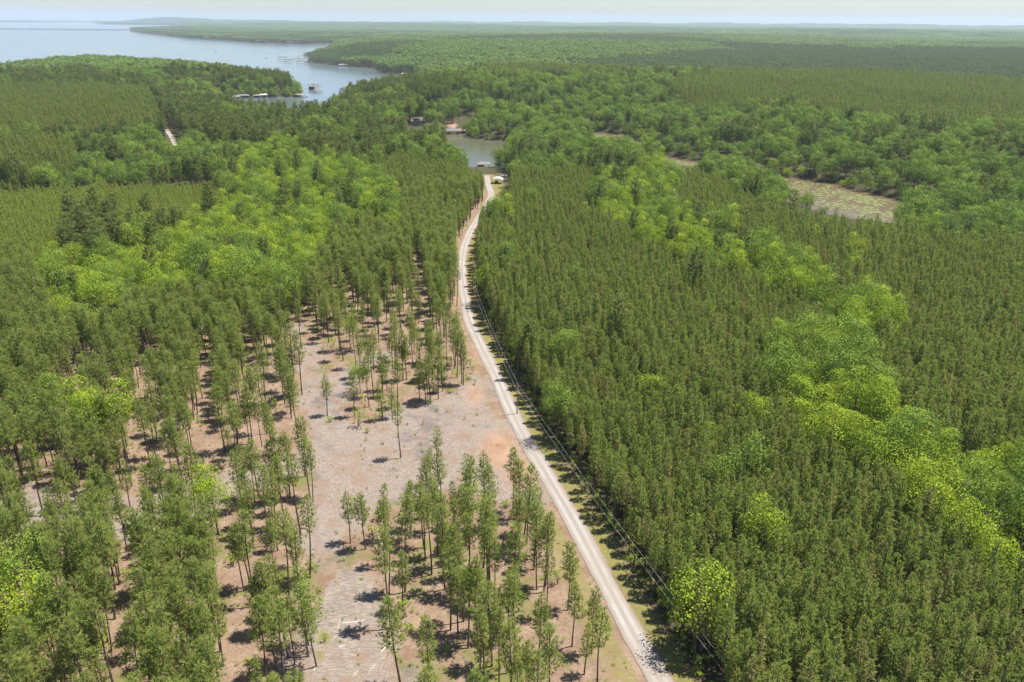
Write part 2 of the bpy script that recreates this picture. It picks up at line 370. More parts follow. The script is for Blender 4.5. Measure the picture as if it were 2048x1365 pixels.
g = bpy.data.objects.new('ground', me); COL.objects.link(g); tag(g, 'tan and brown forest floor with bare clearings under the pines', kind='structure')

def water(name, polys, mat, label):
    wr = [r for r in rad if r > 400]; wa = np.arange(-50, 50, .5)
    x, y, f = polar(wa, np.array(wr)); keep = np.zeros(len(x), bool)
    for p in polys: keep |= inpoly(x, y, p) | (dist_line(x, y, p, True) < np.maximum(30, np.hypot(x, y) * .03))
    f = f[keep[f].any(1)]; u, inv = np.unique(f, return_inverse=True)
    V = np.stack([x, y, -curve(x, y)], 1)[u]
    o = bpy.data.objects.new(name, mesh_np(name, V, [inv.reshape(-1, 4)], [mat], smooth=True)); COL.objects.link(o)
    tag(o, label, kind='structure')
water('lake_water', [LAKE], M['lake'], 'broad pale blue lake with wooded peninsulas and a narrow cove')
M['cove'] = make_water('cove_water', (.085, .085, .055), .16, .2)
water('cove_water', [COVE], M['cove'], 'narrow grey green cove at the end of the road')
water('creek_water', [CREEK], M['creek'], 'brown creek winding between broadleaf trees')

def strip(name, C, width, mat, label, up=.08, nseg=6):
    T = np.gradient(C, axis=0); T /= np.linalg.norm(T, axis=1)[:, None]; Nn = np.stack([T[:, 1], -T[:, 0]], 1)
    w = width / 2 * (1 + .05 * np.sin(np.arange(len(C)) * .37) + rng.uniform(-.05, .06, len(C))); us = np.linspace(-1, 1, nseg + 1)
    V = []; UV = []
    for u in us:
        q = C + Nn * (w * u)[:, None]; z = height(q[:, 0], q[:, 1]) - curve(q[:, 0], q[:, 1]) + up + .05 * (1 - u * u)
        V.append(np.column_stack([q, z]))
    n = len(C); V = np.concatenate(V); i = (np.arange(nseg)[:, None] * n + np.arange(n - 1)[None]).ravel()
    F = np.stack([i, i + n, i + n + 1, i + 1], 1)
    me = mesh_np(name, V, [F], [mat], smooth=True)
    uv = me.uv_layers.new(name='UVMap'); uu = ((np.arange(len(V)) // n) / nseg)[F.ravel()]; vv = ((np.arange(len(V)) % n) / n)[F.ravel()]
    uv.data.foreach_set('uv', np.stack([uu, vv], 1).astype(np.float32).ravel())
    nz = me.polygons[0].normal.z
    if nz < 0: me.flip_normals()
    o = bpy.data.objects.new(name, me); COL.objects.link(o); tag(o, label, kind='structure'); return o
strip('gravel_road', ROADC, 4.5, M['road'], 'pale gravel road winding through the pines to the cove')
strip('dirt_track', SMALL_ROAD, 4.5, M['road'], 'short stretch of pale track between tall trees', .2)

# ------------------------------------------------------------ tree shapes
def blades(C, D, L, Wd, spread, n, rg, up=.35):
    """n pointed blades round each tuft centre C heading along D"""
    C = np.repeat(C, n, 0); D = np.repeat(D, n, 0); L = np.repeat(L, n); k = len(C)
    d = D + rg.normal(0, spread, (k, 3)); d[:, 2] += up; d /= np.linalg.norm(d, axis=1)[:, None]
    s = np.cross(d, np.array([0, 0, 1.0]) + rg.normal(0, .45, (k, 3))); s /= np.linalg.norm(s, axis=1)[:, None] + 1e-9
    L = L * rg.uniform(.6, 1.25, k)
    a = C - s * (Wd / 2); b = C + s * (Wd / 2); t = C + d * L[:, None]
    return np.stack([a, b, t], 1).reshape(-1, 3)
def pine_shape(seed, ht, c0, wid, top=.55, per=8, blade=(.62, .15), step=.42, lean=0.0):
    """returns trunk MB and blade triangles"""
    rg = np.random.default_rng(seed); mb = MB(); bx, by = rg.normal(0, .012, 2) + (lean, 0)
    ctr = lambda z: np.array([bx * z + .12 * math.sin(z * .35 + seed), by * z + .12 * math.cos(z * .29 + seed), z])
    mb.tube([tuple(ctr(z)) for z in np.linspace(0, ht * .97, 8)], [.19 - .155 * k / 7 for k in range(8)], 6)
    C = []; D = []; z = ht * c0
    ph = rg.uniform(0, 6)
    while z < ht * .99:
        t = (z / ht - c0) / (1 - c0)
        prof = (min(1, max(t, .001) / .22) ** .6) * max(0.0, 1 - t) ** top + .08
        nb = rg.integers(3, 6); ph += 1.1
        for k in range(nb):
            a = ph + k * 2 * math.pi / nb + rg.normal(0, .35); ln = wid / 2 * prof * rg.uniform(.55, 1.15); el = rg.uniform(.0, .35) + .55 * t
            dr = np.array([math.cos(a) * math.cos(el), math.sin(a) * math.cos(el), math.sin(el)]); p0 = ctr(z)
            if ln > .7 and rg.random() < .6: mb.tube([tuple(p0), tuple(p0 + dr * ln * .8)], [.035, .012], 3)
            m = max(1, int(round(ln / .62)))
            for j in range(m):
                f = 1 - j * .62 / max(ln, .62) * .85; C.append(p0 + dr * ln * f + rg.normal(0, .1, 3)); D.append(dr)
        z += step * rg.uniform(.7, 1.3)
    C.append(ctr(ht)); D.append(np.array([0, 0, 1.0]))
    C = np.array(C); D = np.array(D)
    T = blades(C, D, np.full(len(C), blade[0]), blade[1], .75, per, rg)
    return mb, T
def lobe_leaves(C, Rr, n, size, rg, flat=.85, lo=-.75):
    out = []
    for c, r in zip(C, Rr):
        k = int(n * r * r); d = rg.normal(0, 1, (k, 3)); d /= np.linalg.norm(d, axis=1)[:, None]; d = d[d[:, 2] > lo]; k = len(d)
        p = c + d * np.array([1, 1, flat]) * (r * rg.uniform(.72, 1.08, k) * (1 + .12 * np.sin(7 * d[:, 0] + 5 * d[:, 1])))[:, None]
        nn = d + rg.normal(0, .34, (k, 3)); nn[:, 2] += .22; nn /= np.linalg.norm(nn, axis=1)[:, None]
        s = np.cross(nn, rg.normal(0, 1, (k, 3))); s /= np.linalg.norm(s, axis=1)[:, None]; t = np.cross(nn, s)
        w = (size * rg.uniform(.55, 1.3, k))[:, None]
        out.append(np.stack([p - s * w * .5, p - t * w * .36 + nn * w * .1, p + s * w * .5, p + t * w * .36 + nn * w * .1], 1).reshape(-1, 3))
    return np.concatenate(out)
def broad_shape(seed, ht, wid, nl=20, dens=9, size=.62, base=.28, tall=1.0):
    rg = np.random.default_rng(seed); mb = MB(); C = []; Rr = []
    cz = ht * (1 + base) / 2; hz = ht * (1 - base) / 2; hw = wid / 2
    tries = 0
    while len(C) < nl and tries < 4000:
        tries += 1
        d = rg.normal(0, 1, 3); d /= np.linalg.norm(d); rr = rg.uniform(.45, .85)
        if d[2] < -.55: continue
        c = np.array([d[0] * hw * rr, d[1] * hw * rr, cz + d[2] * hz * rr]); r = rg.uniform(.17, .30) * wid * (1 - .15 * abs(d[2]))
        if all(np.linalg.norm(c - q) > .62 * max(r, s) for q, s in zip(C, Rr)): C.append(c); Rr.append(r)
    zt = ht * .55; mb.tube([(0, 0, 0), (.1, .05, zt * .5), (.05, -.1, zt), (0, 0, ht * .8)], [.026 * wid, .02 * wid, .014 * wid, .03], 6)
    for c, r in zip(C[:12], Rr): mb.tube([(.06, 0, min(c[2] * .55, zt)), tuple(c * [.55, .55, .85]), tuple(c)], [.010 * wid, .006 * wid, .02], 4)
    return mb, lobe_leaves(C, Rr, dens, size, rg)
def proto_mesh(name, mb, tri, k, bark, leaf):
    """a whole tree as one mesh: wood in slot 0, foliage in slot 1"""
    V0 = np.array(mb.v); me = bpy.data.meshes.new(name)
    qs = [f for f in mb.f if len(f) == 4]; n0 = len(V0); nt_ = len(tri) // k
    V = np.concatenate([V0, tri]); Fq = np.array(qs) if qs else np.zeros((0, 4), int); Ft = n0 + np.arange(nt_ * k).reshape(-1, k)
    if k == 4: faces = [np.concatenate([Fq, Ft])]
    else: faces = [Fq, Ft]
    return mesh_np(name, V, faces, [bark, leaf], [0] * len(Fq) + [1] * nt_)
def wood_mesh(name, mb, bark):
    me = bpy.data.meshes.new(name); me.from_pydata(mb.v, [], mb.f); me.materials.append(bark); me.update(); return me
def leaf_mesh(name, tri, k, leaf): return mesh_np(name, tri, [np.arange(len(tri)).reshape(-1, k)], [leaf])

KIND = {}   # kind -> list of (trunk mesh, crown mesh, whole mesh)
def register(kind, shapes, k, bark, leafs):
    KIND[kind] = []
    for i, (mb, T) in enumerate(shapes):
        lf = leafs[i % len(leafs)]
        KIND[kind].append((wood_mesh('trunk', mb, bark), leaf_mesh('crown', T, k, lf), proto_mesh('whole_tree', mb, T, k, bark, lf)))
mp, my, md = M['pine'], M['pine_young'], M['pine_dark']
register('thin_pine', [pine_shape(10 + i, h, c, w, .5, 9, (.74, .12), .42) for i, (h, c, w) in enumerate([(18.5, .50, 4.2), (17, .45, 4.9), (19.5, .55, 3.7), (16, .42, 4.4), (18, .58, 3.4), (15, .40, 4.0), (17.5, .48, 5.0), (18, .62, 3.9), (14, .35, 3.2)])], 3, M['bark'], [mp])
register('pine', [pine_shape(30 + i, h, c, w * .9, .72, 9, (.58, .15), .38) for i, (h, c, w) in enumerate([(16, .42, 3.7), (14.5, .40, 4.0), (17, .45, 3.3), (13.5, .42, 3.4), (16, .5, 4.3), (15.5, .42, 3.2), (15, .48, 3.6), (14, .38, 4.4)])], 3, M['bark'], [mp, mp, mp, mp, mp, mp, M['pine_faded'], mp])
register('young_pine', [pine_shape(50 + i, h, .2, w, .8, 8, (.55, .17), .42) for i, (h, w) in enumerate([(9, 3.4), (8, 3.6), (10, 3.3)])], 3, M['bark'], [my])
register('old_pine', [pine_shape(60 + i, h, c, w, .38, 10, (.95, .27), .75) for i, (h, c, w) in enumerate([(24, .50, 8), (22, .45, 7), (26, .52, 8.5), (21, .5, 7.5)])], 3, M['bark'], [md])
register('bright_broadleaf', [broad_shape(70 + i, h, w, n, 44, .37, b) for i, (h, w, n, b) in enumerate([(17, 9, 16, .2), (14, 8, 13, .15), (20, 9, 18, .25), (12, 7, 12, .12), (18, 8, 15, .2), (16, 10, 17, .15), (21, 11, 18, .3)])], 4, M['bark_grey'], [M['leaf_bright'], M['leaf_mid'], M['leaf_bright'], M['leaf_dark'], M['leaf_mid'], M['leaf_bright'], M['leaf_mid']])
register('broadleaf', [broad_shape(80 + i, h, w, n, 26, .52, b) for i, (h, w, n, b) in enumerate([(20, 12, 17, .25), (17, 10, 14, .2), (23, 12, 19, .3), (15, 11, 14, .2), (21, 9, 15, .25), (14, 9, 12, .15)])], 4, M['bark_grey'], [M['leaf_mid'], M['leaf_dark'], M['leaf_mid']])
register('bank_tree', [broad_shape(110 + i, h, w, 17, 26, .52, .04) for i, (h, w) in enumerate([(13, 10), (11, 9), (15, 10), (9, 8)])], 4, M['bark_grey'], [M['leaf_mid'], M['leaf_dark'], M['leaf_mid'], M['leaf_bright']])
def shrub_shape(seed, ht, w):
    rg = np.random.default_rng(seed); mb = MB(); C = []; Rr = []
    for k in range(7):
        a = rg.uniform(0, 6.3); q = rg.uniform(0, w * .36); c = np.array([q * math.cos(a), q * math.sin(a), ht * rg.uniform(.35, .8)]); C.append(c); Rr.append(w * rg.uniform(.16, .26))
        mb.tube([(0, 0, 0), tuple(c * [.5, .5, .6]), tuple(c)], [.03, .022, .01], 4)
    return mb, lobe_leaves(C, Rr, 60, .26, rg, .8)
register('shrub', [shrub_shape(90 + i, h, w) for i, (h, w) in enumerate([(1.8, 2.4), (2.4, 2.2), (1.4, 2.8), (3.0, 2.6)])], 4, M['bark_grey'], [M['shrub']])

# ------------------------------------------------------------ where the trees stand
L_BRIGHT = [(85, 530), (100, 640), (210, 655), (290, 600), (380, 585), (430, 590), (545, 610), (600, 575), (640, 510), (700, 450), (800, 465), (806, 400), (740, 350), (640, 325), (560, 300), (490, 330), (470, 395), (400, 460), (300, 485), (220, 520), (120, 515)]
R_BRIGHT = [[(1185, 385), (1250, 345), (1340, 330), (1345, 430), (1420, 455), (1500, 480), (1590, 520), (1640, 560), (1700, 590), (1770, 620), (1800, 650), (1755, 690), (1700, 690), (1640, 640), (1590, 600), (1520, 570), (1440, 545), (1350, 500), (1270, 490), (1190, 430)],
            [(1540, 685), (1600, 668), (1725, 690), (1740, 760), (1775, 830), (1890, 885), (2060, 915), (2060, 1180), (1970, 1110), (1860, 1030), (1755, 955), (1665, 885), (1590, 830), (1520, 760)]]
YOUNG = [(-300, 370), (420, 362), (445, 398), (385, 440), (300, 472), (215, 505), (90, 520), (-300, 560)]
PINE_FAR = [[(-300, 180), (300, 195), (335, 270), (300, 280), (-300, 285)], [(-300, 290), (150, 295), (150, 350), (-300, 368)], [(1330, 205), (1460, 160), (2300, 170), (2300, 285), (1720, 262), (1560, 240), (1390, 240)],
            [(900, 165), (1400, 128), (1700, 118), (1700, 135), (1450, 160), (1000, 185)], [(700, 345), (800, 320), (945, 335), (975, 372), (965, 460), (805, 470), (800, 395)]]
PINE_RIGHT_N = [(1345, 335), (1400, 345), (1500, 400), (1600, 440), (1850, 470), (2300, 500), (2300, 1400), (980, 1400), (940, 560), (985, 345), (1185, 350), (1340, 470)]
OPEN_FAR = [(1185, 270), (1240, 270)]
def vnoise(x, y, s, seed=0):
    """cheap smooth noise 0..1"""
    a = np.sin(x / s * 1.7 + seed) * np.cos(y / s * 1.3 + seed * 2.1) + np.sin((x + y) / s * .9 + seed * .7) + .7 * np.sin((x * 1.3 - y) / s * 2.3 + seed * 1.9) + .5 * np.cos((x * .6 + y * 1.9) / s * 3.1 + seed)
    return .5 + a / 5.0
def classify(x, y):
    """kind of tree that grows at each place, 0 none, by its place on the map"""
    px, py, dep = P(x, y, 5 + 12.0); bx, by, _ = P(x, y, 5.0); k = np.zeros(len(x), int)
    r = np.hypot(x, y); v = vnoise(x, y, 60); v2 = vnoise(x, y, 23, 3)
    sr = side_of_road(x, y); left = sr < 0
    k[:] = 6                                             # broadleaf woods by default
    k[(v2 > .80)] = 4
    mm = (px < 900) & (py < 372); k[mm & (v * .6 + v2 * .4 > .52)] = 4
    k[(px > 900) & (py < 360) & (v2 * .7 + v * .3 > .72)] = 4
    for p in PINE_FAR: k[inpoly(px, py, p)] = 2
    k[inpoly(px, py, PINE_RIGHT_N) & ~left] = 2
    k[left & (py > 372) & (px < 1000)] = 1
    k[left & (py > 800)] = 1
    k[inpoly(px, py, YOUNG)] = 3
    dk = inpoly(px, py, [(140, 430), (230, 410), (360, 440), (350, 520), (230, 540), (130, 520)]); k[dk & (v2 > .45)] = 4
    k[inpoly(px, py, L_BRIGHT)] = 5
    for p in R_BRIGHT: k[inpoly(px + 8 * np.sin(y / 9), py + 8 * np.sin(x / 7), p)] = 5
    ns = rng.random(len(x)); near_pine = ((k == 1) | (k == 2)) & (r < 600)
    k[near_pine & (ns < .028) & ~left] = 5; k[near_pine & (ns > .95) & ~left] = 0; k[near_pine & (ns < .016) & left] = 5
    for q in ([(-40, 1140), (70, 1145), (130, 1190), (120, 1250), (-40, 1260)], [(375, 965), (430, 960), (445, 1010), (390, 1020)], [(150, 820), (190, 815), (195, 860), (160, 870)], [(60, 770), (100, 770), (105, 820), (70, 825)]): k[inpoly(px, py, q) & left] = 5; k[(k == 5) & (rng.random(len(x)) < .022)] = 4
    # open ground
    wx_, wy_ = x + 3.0 * np.sin(y / 4.7) + 1.5 * np.sin(y / 2.1 + x), y + 3.0 * np.sin(x / 5.3 + 1) + 1.5 * np.cos(x / 1.9)
    for q, p in enumerate(CLEAR):
        m_ = inpoly(wx_, wy_, p); k[m_ & (rng.random(len(x)) > (.34 if q in (1, 5) else .028))] = 0
    k[(sr > np.where(y > 300, -3.6, -4.5)) & (sr < np.where(y > 420, 5.5, 7.2)) & (y > 60) & (y < 640)] = 0
    k[left & (sr > -9.5) & (y < 300) & (k == 1)] = 0
    k[left & (sr > -15) & (y < 300) & (k == 5)] = 0
    k[left & (sr > -16) & (by > 985) & (k == 1) & (v2 < .45)] = 0
    k[dist_line(x, y, SMALL_ROAD) < 7] = 0
    k[wdist(x, y) < 2.5] = 0
    return k, px, py, dep, sr
def jitter(sp, x0, x1, y0, y1, j=.32, rot=0.0):
    xs = np.arange(x0, x1, sp); ys = np.arange(y0, y1, sp); X_, Y_ = np.meshgrid(xs, ys)
    X_ = X_ + rng.uniform(-j, j, X_.shape) * sp; Y_ = Y_ + rng.uniform(-j, j, Y_.shape) * sp
    X_ = X_.ravel(); Y_ = Y_.ravel()
    m = (np.abs(X_) < Y_ * .70 + 45); return X_[m], Y_[m]
RFAR = 1500.0
pts = []   # (x, y, kindcode)
def scatter(sp, code, ymax, ymin=75, keep=None, j=.32):
    x, y = jitter(sp, -ymax * .8, ymax * .8, ymin, ymax, j)
    m = (np.hypot(x, y) < ymax); x, y = x[m], y[m]
    k, px, py, dep, sr = classify(x, y); m = (k == code)
    if keep is not None: m &= keep(x, y, px, py, sr)
    m &= (dep > 1) & (px > -330) & (px < 2380)
    return x[m], y[m]
def add_pts(code, *xy):
    for x, y in xy: pts.append((code, x, y))
# thinned stand left of the road: lanes and gaps show the ground
def thin_keep(x, y, px, py, sr):
    bx, by, _ = P(x, y, 5.0)
    deep = ((bx < 540) & (by < 735)) | ((bx < 120) & (by < 880)) | (by < 590)
    lane = (np.sin((x * .93 + y * .37) / 2.9) > -.75) | deep
    den = np.clip(.92 - .30 * ss(600, 720, by) * ss(300, 520, bx) - .12 * ss(650, 800, by), .3, 1)
    den = np.where((bx < 480) & (by > 1090), 1.05, den)
    den = np.where((bx > 700) & (bx < 1050) & (by > 640) & (by < 850), .48, den)
    den = np.where((bx > 1030) & (by > 1010), .45, den)
    den = np.where(deep, 1.25, den)
    return lane & (rng.random(len(x)) < den * (.62 + .5 * vnoise(x, y, 11, 5)))
add_pts(1, scatter(3.3, 1, 700, keep=thin_keep, j=.42))
add_pts(2, scatter(2.65, 2, 640, j=.30), )
def farpine(x, y, px, py, sr): return np.hypot(x, y) >= 640
add_pts(2, scatter(4.9, 2, RFAR, 400, farpine))
add_pts(3, scatter(3.2, 3, 900, 200))
add_pts(4, scatter(6.6, 4, RFAR, 200))
add_pts(5, scatter(5.2, 5, 900, 100, j=.46))
# small leafy trees along the edge of the dense stand
xe, ye = jitter(3.2, -120, 120, 80, 590, .4); se = side_of_road(xe, ye); me_ = ((se > 8) & (se < 12.5) & (rng.random(len(xe)) < .30)) | ((se < -5.5) & (se > -11) & (ye > 300) & (rng.random(len(xe)) < .5)); EDGE = (xe[me_], ye[me_])
add_pts(5, EDGE)
add_pts(6, scatter(8.2, 6, RFAR, 200, j=.46))

# things that must stay in view: (photo box, distance)
KEEP_OPEN = []
CODE = {1: 'thin_pine', 2: 'pine', 3: 'young_pine', 4: 'old_pine', 5: 'bright_broadleaf', 6: 'broadleaf', 7: 'bank_tree'}
SPECIES = {1: 'pine', 2: 'pine', 3: 'pine', 4: 'pine', 5: 'broad', 6: 'broad', 7: 'broad'}
cc = np.concatenate([np.full(len(x), c) for c, x, y in pts]); xx = np.concatenate([x for c, x, y in pts]); yy = np.concatenate([y for c, x, y in pts])
zz = height(xx, yy)
WD = wdist(xx, yy); cc = np.where(np.isin(cc, (4, 5, 6)) & (WD < 15), 7, cc)
HT = np.array([0, 17.5, 15.5, 9, 23, 16.5, 19, 12])[cc]
scl = rng.uniform(.82, 1.15, len(xx)); scl = np.where(cc >= 5, rng.uniform(.60, 1.30, len(xx)), scl)
scl = np.where((cc == 2) & (np.hypot(xx, yy) > 640), scl * 1.35, scl)
inb = np.isin(xx, EDGE[0]); scl = np.where(inb, rng.uniform(.28, .62, len(xx)), scl)
edge = (WD < 14) & (cc != 7); scl = np.where(edge, scl * .8, scl)
scl = scl * np.where(np.isin(cc, (1, 2)), .90 + .22 * vnoise(xx, yy, 34, 9), 1)
rot = rng.uniform(0, 6.283, len(xx)); var = rng.integers(0, 60, len(xx))
# sight lines kept free in front of the houses, the carport and the cove
VIEW = [((816, 240, 856, 254), 760), ((896, 252, 924, 272), 700), ((926, 222, 950, 234), 800), ((898, 266, 936, 282), 640), ((940, 280, 984, 338), 590), ((930, 284, 960, 305), 600), ((972, 340, 1014, 378), 560), ((890, 240, 922, 260), 740),
        ((338, 268, 352, 279), 640), ((1190, 264, 1238, 274), 700), ((1334, 316, 1392, 331), 600), ((1585, 361, 1640, 388), 430), ((1640, 366, 1700, 408), 430), ((1700, 382, 1790, 430), 430), ((976, 378, 990, 400), 440)]
cw = np.array([0, 2.1, 1.9, 1.7, 3.8, 4.2, 5.4, 4.8])[cc] * scl
tx, ty, td = P(xx, yy, zz + HT * scl); bx_, by_, bd = P(xx, yy, zz); rr = cw * F_PX / np.maximum(td, 1)
dist = np.hypot(xx, yy); drop = np.zeros(len(xx), bool)
for (x0, y0, x1, y1), dm in VIEW:
    dm = math.hypot(*U((x0 + x1) / 2, y1, 0)) - 45
    drop |= (tx + rr * .8 > x0) & (tx - rr * .8 < x1) & (ty < y1) & (by_ > y0) & (dist < dm + 60) & (by_ - .3 * (by_ - ty) > y0)
k_ = ~drop
cc, xx, yy, zz, HT, scl, rot, var, cw, tx, ty, td, bx_, by_, rr, dist = [a[k_] for a in (cc, xx, yy, zz, HT, scl, rot, var, cw, tx, ty, td, bx_, by_, rr, dist)]
print('TREES', {CODE[c]: int((cc == c).sum()) for c in CODE})

# the 300 that show largest of each species become objects of their own
inframe = (tx > -10) & (tx < 2058) & (ty < 1350) & (by_ > 60)
isp = np.isin(cc, (1, 2, 3, 4)); score = td * np.where(cc == 2, 1.16, 1.0) * np.where(cc == 1, 1.0, 1.0) / scl ** .5
single = np.zeros(len(xx), bool)
for msk in (isp, ~isp):
    c = np.where(msk & inframe)[0]; o = c[np.argsort(score[c])][:300]; single[o] = True

def zone_label(c, px, py, bx, by, sr):
    return ''
def place_tree(kind, name, variant, x, y, z, s, r, label, cat, group):
    tm, cm, _ = KIND[kind][variant % len(KIND[kind])]
    e = empty(name, (x, y, z - .1), r); e.rotation_euler = (random.gauss(0, .022), random.gauss(0, .022), r); e.scale = (s, s, s); tag(e, label, cat, group)
    for nm, m in (('trunk', tm), ('crown', cm)):
        o = bpy.data.objects.new(nm, m); o.parent = e; COL.objects.link(o)
    return e
SRD = side_of_road(xx, yy)
idx = np.where(single)[0]
labels = {}

OD = ['first', 'second', 'third', 'fourth', 'fifth', 'sixth', 'seventh', 'eighth', 'ninth', 'tenth', 'eleventh', 'twelfth', 'thirteenth', 'fourteenth', 'fifteenth', 'sixteenth']
def banded(ids, per, text, group):
    """sort by nearness of the trunk foot into rows of about PER, then left to right inside each row"""
    ids = sorted(ids, key=lambda i: -by_[i])
    for b in range(0, len(ids), per):
        row = sorted(ids[b:b + per], key=lambda i: tx[i])
        for q, i in enumerate(row):
            size = 'tall' if scl[i] > 1.04 else ('short' if scl[i] < .9 else 'middling')
            labels[i] = (text % (size, OD[q], OD[min(b // per, 15)]), group)
pin = [i for i in idx if SPECIES[cc[i]] == 'pine']; brd = [i for i in idx if SPECIES[cc[i]] == 'broad']
A = [i for i in pin if SRD[i] < 0 and tx[i] > 660 and by_[i] > 985]; B = [i for i in pin if SRD[i] < 0 and i not in A and by_[i] > 1040]; Cc = [i for i in pin if SRD[i] < 0 and i not in A and i not in B]
banded(A, 8, '%s pine, %s from left in the %s row of the clump between trail and road', 'pines of the clump between skid trail and road')
banded(B, 10, '%s pine, %s from left in the %s row of the lower left stand', 'pines of the lower left stand')
banded(Cc, 10, '%s slender pine, %s from left in the %s row beyond the cross trail', 'thinned pines beyond the cross trail')
for i in pin:
    if SRD[i] > 0:
        if SRD[i] < 14: labels[i] = ('pointed pine at the edge of the dense stand, along the power line verge', 'edge pines along the power line')
        elif tx[i] > 1650: labels[i] = ('pointed pine in the dense stand near the lower right corner', 'dense stand pines near the lower right corner')
        elif by_[i] > 1250: labels[i] = ('pointed pine deep in the dense stand at the bottom of the picture', 'dense stand pines at the bottom')
        else: labels[i] = ('pointed pine deep in the dense stand right of the road', 'dense stand pines right of the road')
A = [i for i in brd if SRD[i] > 0 and tx[i] > 1480 and by_[i] > 640 and dist[i] < 330]; B = [i for i in brd if SRD[i] < 0]; Cc = [i for i in brd if SRD[i] > 0 and i not in A]
banded(A, 9, '%s leafy tree, %s from left in the %s row of the bright belt at right', 'leafy trees of the near bright belt at right')
banded(B, 14, '%s leafy tree, %s from left in the %s row of the bright wood at left', 'leafy trees of the bright wood at left')
banded(Cc, 12, '%s leafy tree, %s from left in the %s row beyond the near bright belt', 'leafy trees scattered right of the road')

for i in idx:
    sp = SPECIES[cc[i]]
    place_tree(CODE[cc[i]], 'pine_tree' if sp == 'pine' else 'broadleaf_tree', int(var[i]), xx[i], yy[i], zz[i] - curve(xx[i], yy[i]), scl[i], rot[i],
               labels.get(i, ('tall pine', 'pines'))[0], 'pine tree' if sp == 'pine' else 'broadleaf tree', labels.get(i, ('', 'pines'))[1])

def gn_forest(name, whole, ids, x, y, z, s, sz, r, label, tilt=None):
    """one object whose points carry whole-tree instances"""
    pc = bpy.data.collections.new(name + '_forms')
    for k, m in enumerate(whole):
        o = bpy.data.objects.new('form_%02d' % k, m); pc.objects.link(o)
    me = bpy.data.meshes.new(name); V = np.stack([x, y, z], 1).astype(np.float32); me.vertices.add(len(V)); me.vertices.foreach_set('co', V.ravel())
    for n, t, v in (('form', 'INT', ids), ('turn', 'FLOAT_VECTOR', np.stack([rng.normal(0, .02, len(x)) * (name != 'distant_woodland'), rng.normal(0, .02, len(x)) * (name != 'distant_woodland'), r], 1)), ('size', 'FLOAT_VECTOR', np.stack([s, s, sz], 1))):
        a = me.attributes.new(n, t, 'POINT')
        if t == 'INT': a.data.foreach_set('value', np.asarray(v, np.int32))
        else: a.data.foreach_set('vector', np.asarray(v, np.float32).ravel())
    o = bpy.data.objects.new(name, me); COL.objects.link(o); tag(o, label, kind='stuff')
    ng = bpy.data.node_groups.new(name, 'GeometryNodeTree'); ng.interface.new_socket('Geometry', in_out='INPUT', socket_type='NodeSocketGeometry'); ng.interface.new_socket('Geometry', in_out='OUTPUT', socket_type='NodeSocketGeometry')
    N = ng.nodes; gi = N.new('NodeGroupInput'); go = N.new('NodeGroupOutput'); ip = N.new('GeometryNodeInstanceOnPoints'); ci = N.new('GeometryNodeCollectionInfo')
    ci.inputs['Collection'].default_value = pc; ci.inputs['Separate Children'].default_value = True; ci.inputs['Reset Children'].default_value = True
    def na(n, t):
        q = N.new('GeometryNodeInputNamedAttribute'); q.data_type = t; q.inputs['Name'].default_value = n; return q.outputs[0]
    ng.links.new(gi.outputs[0], ip.inputs['Points']); ng.links.new(ci.outputs[0], ip.inputs['Instance']); ip.inputs['Pick Instance'].default_value = True
    ng.links.new(na('form', 'INT'), ip.inputs['Instance Index']); ng.links.new(na('turn', 'FLOAT_VECTOR'), ip.inputs['Rotation']); ng.links.new(na('size', 'FLOAT_VECTOR'), ip.inputs['Scale'])
    ng.links.new(ip.outputs[0], go.inputs[0])
    md_ = o.modifiers.new('scatter', 'NODES'); md_.node_group = ng
    return o
for spc, nm, lb in (('pine', 'pine_forest', 'dense stands of pines filling the woods on both sides of the road'), ('broad', 'broadleaf_forest', 'bright and mid green broadleaf woods behind the nearer trees')):
    kinds = [c for c in CODE if SPECIES[c] == spc]; whole = []; off = {}
    for c in kinds: off[c] = len(whole); whole += [t[2] for t in KIND[CODE[c]]]
    m = ~single & np.isin(cc, kinds)
    ids = np.array([off[c] + v % len(KIND[CODE[c]]) for c, v in zip(cc[m], var[m])])
    gn_forest(nm, whole, ids, xx[m], yy[m], zz[m] - curve(xx[m], yy[m]) - .1, scl[m], scl[m], rot[m], lb)

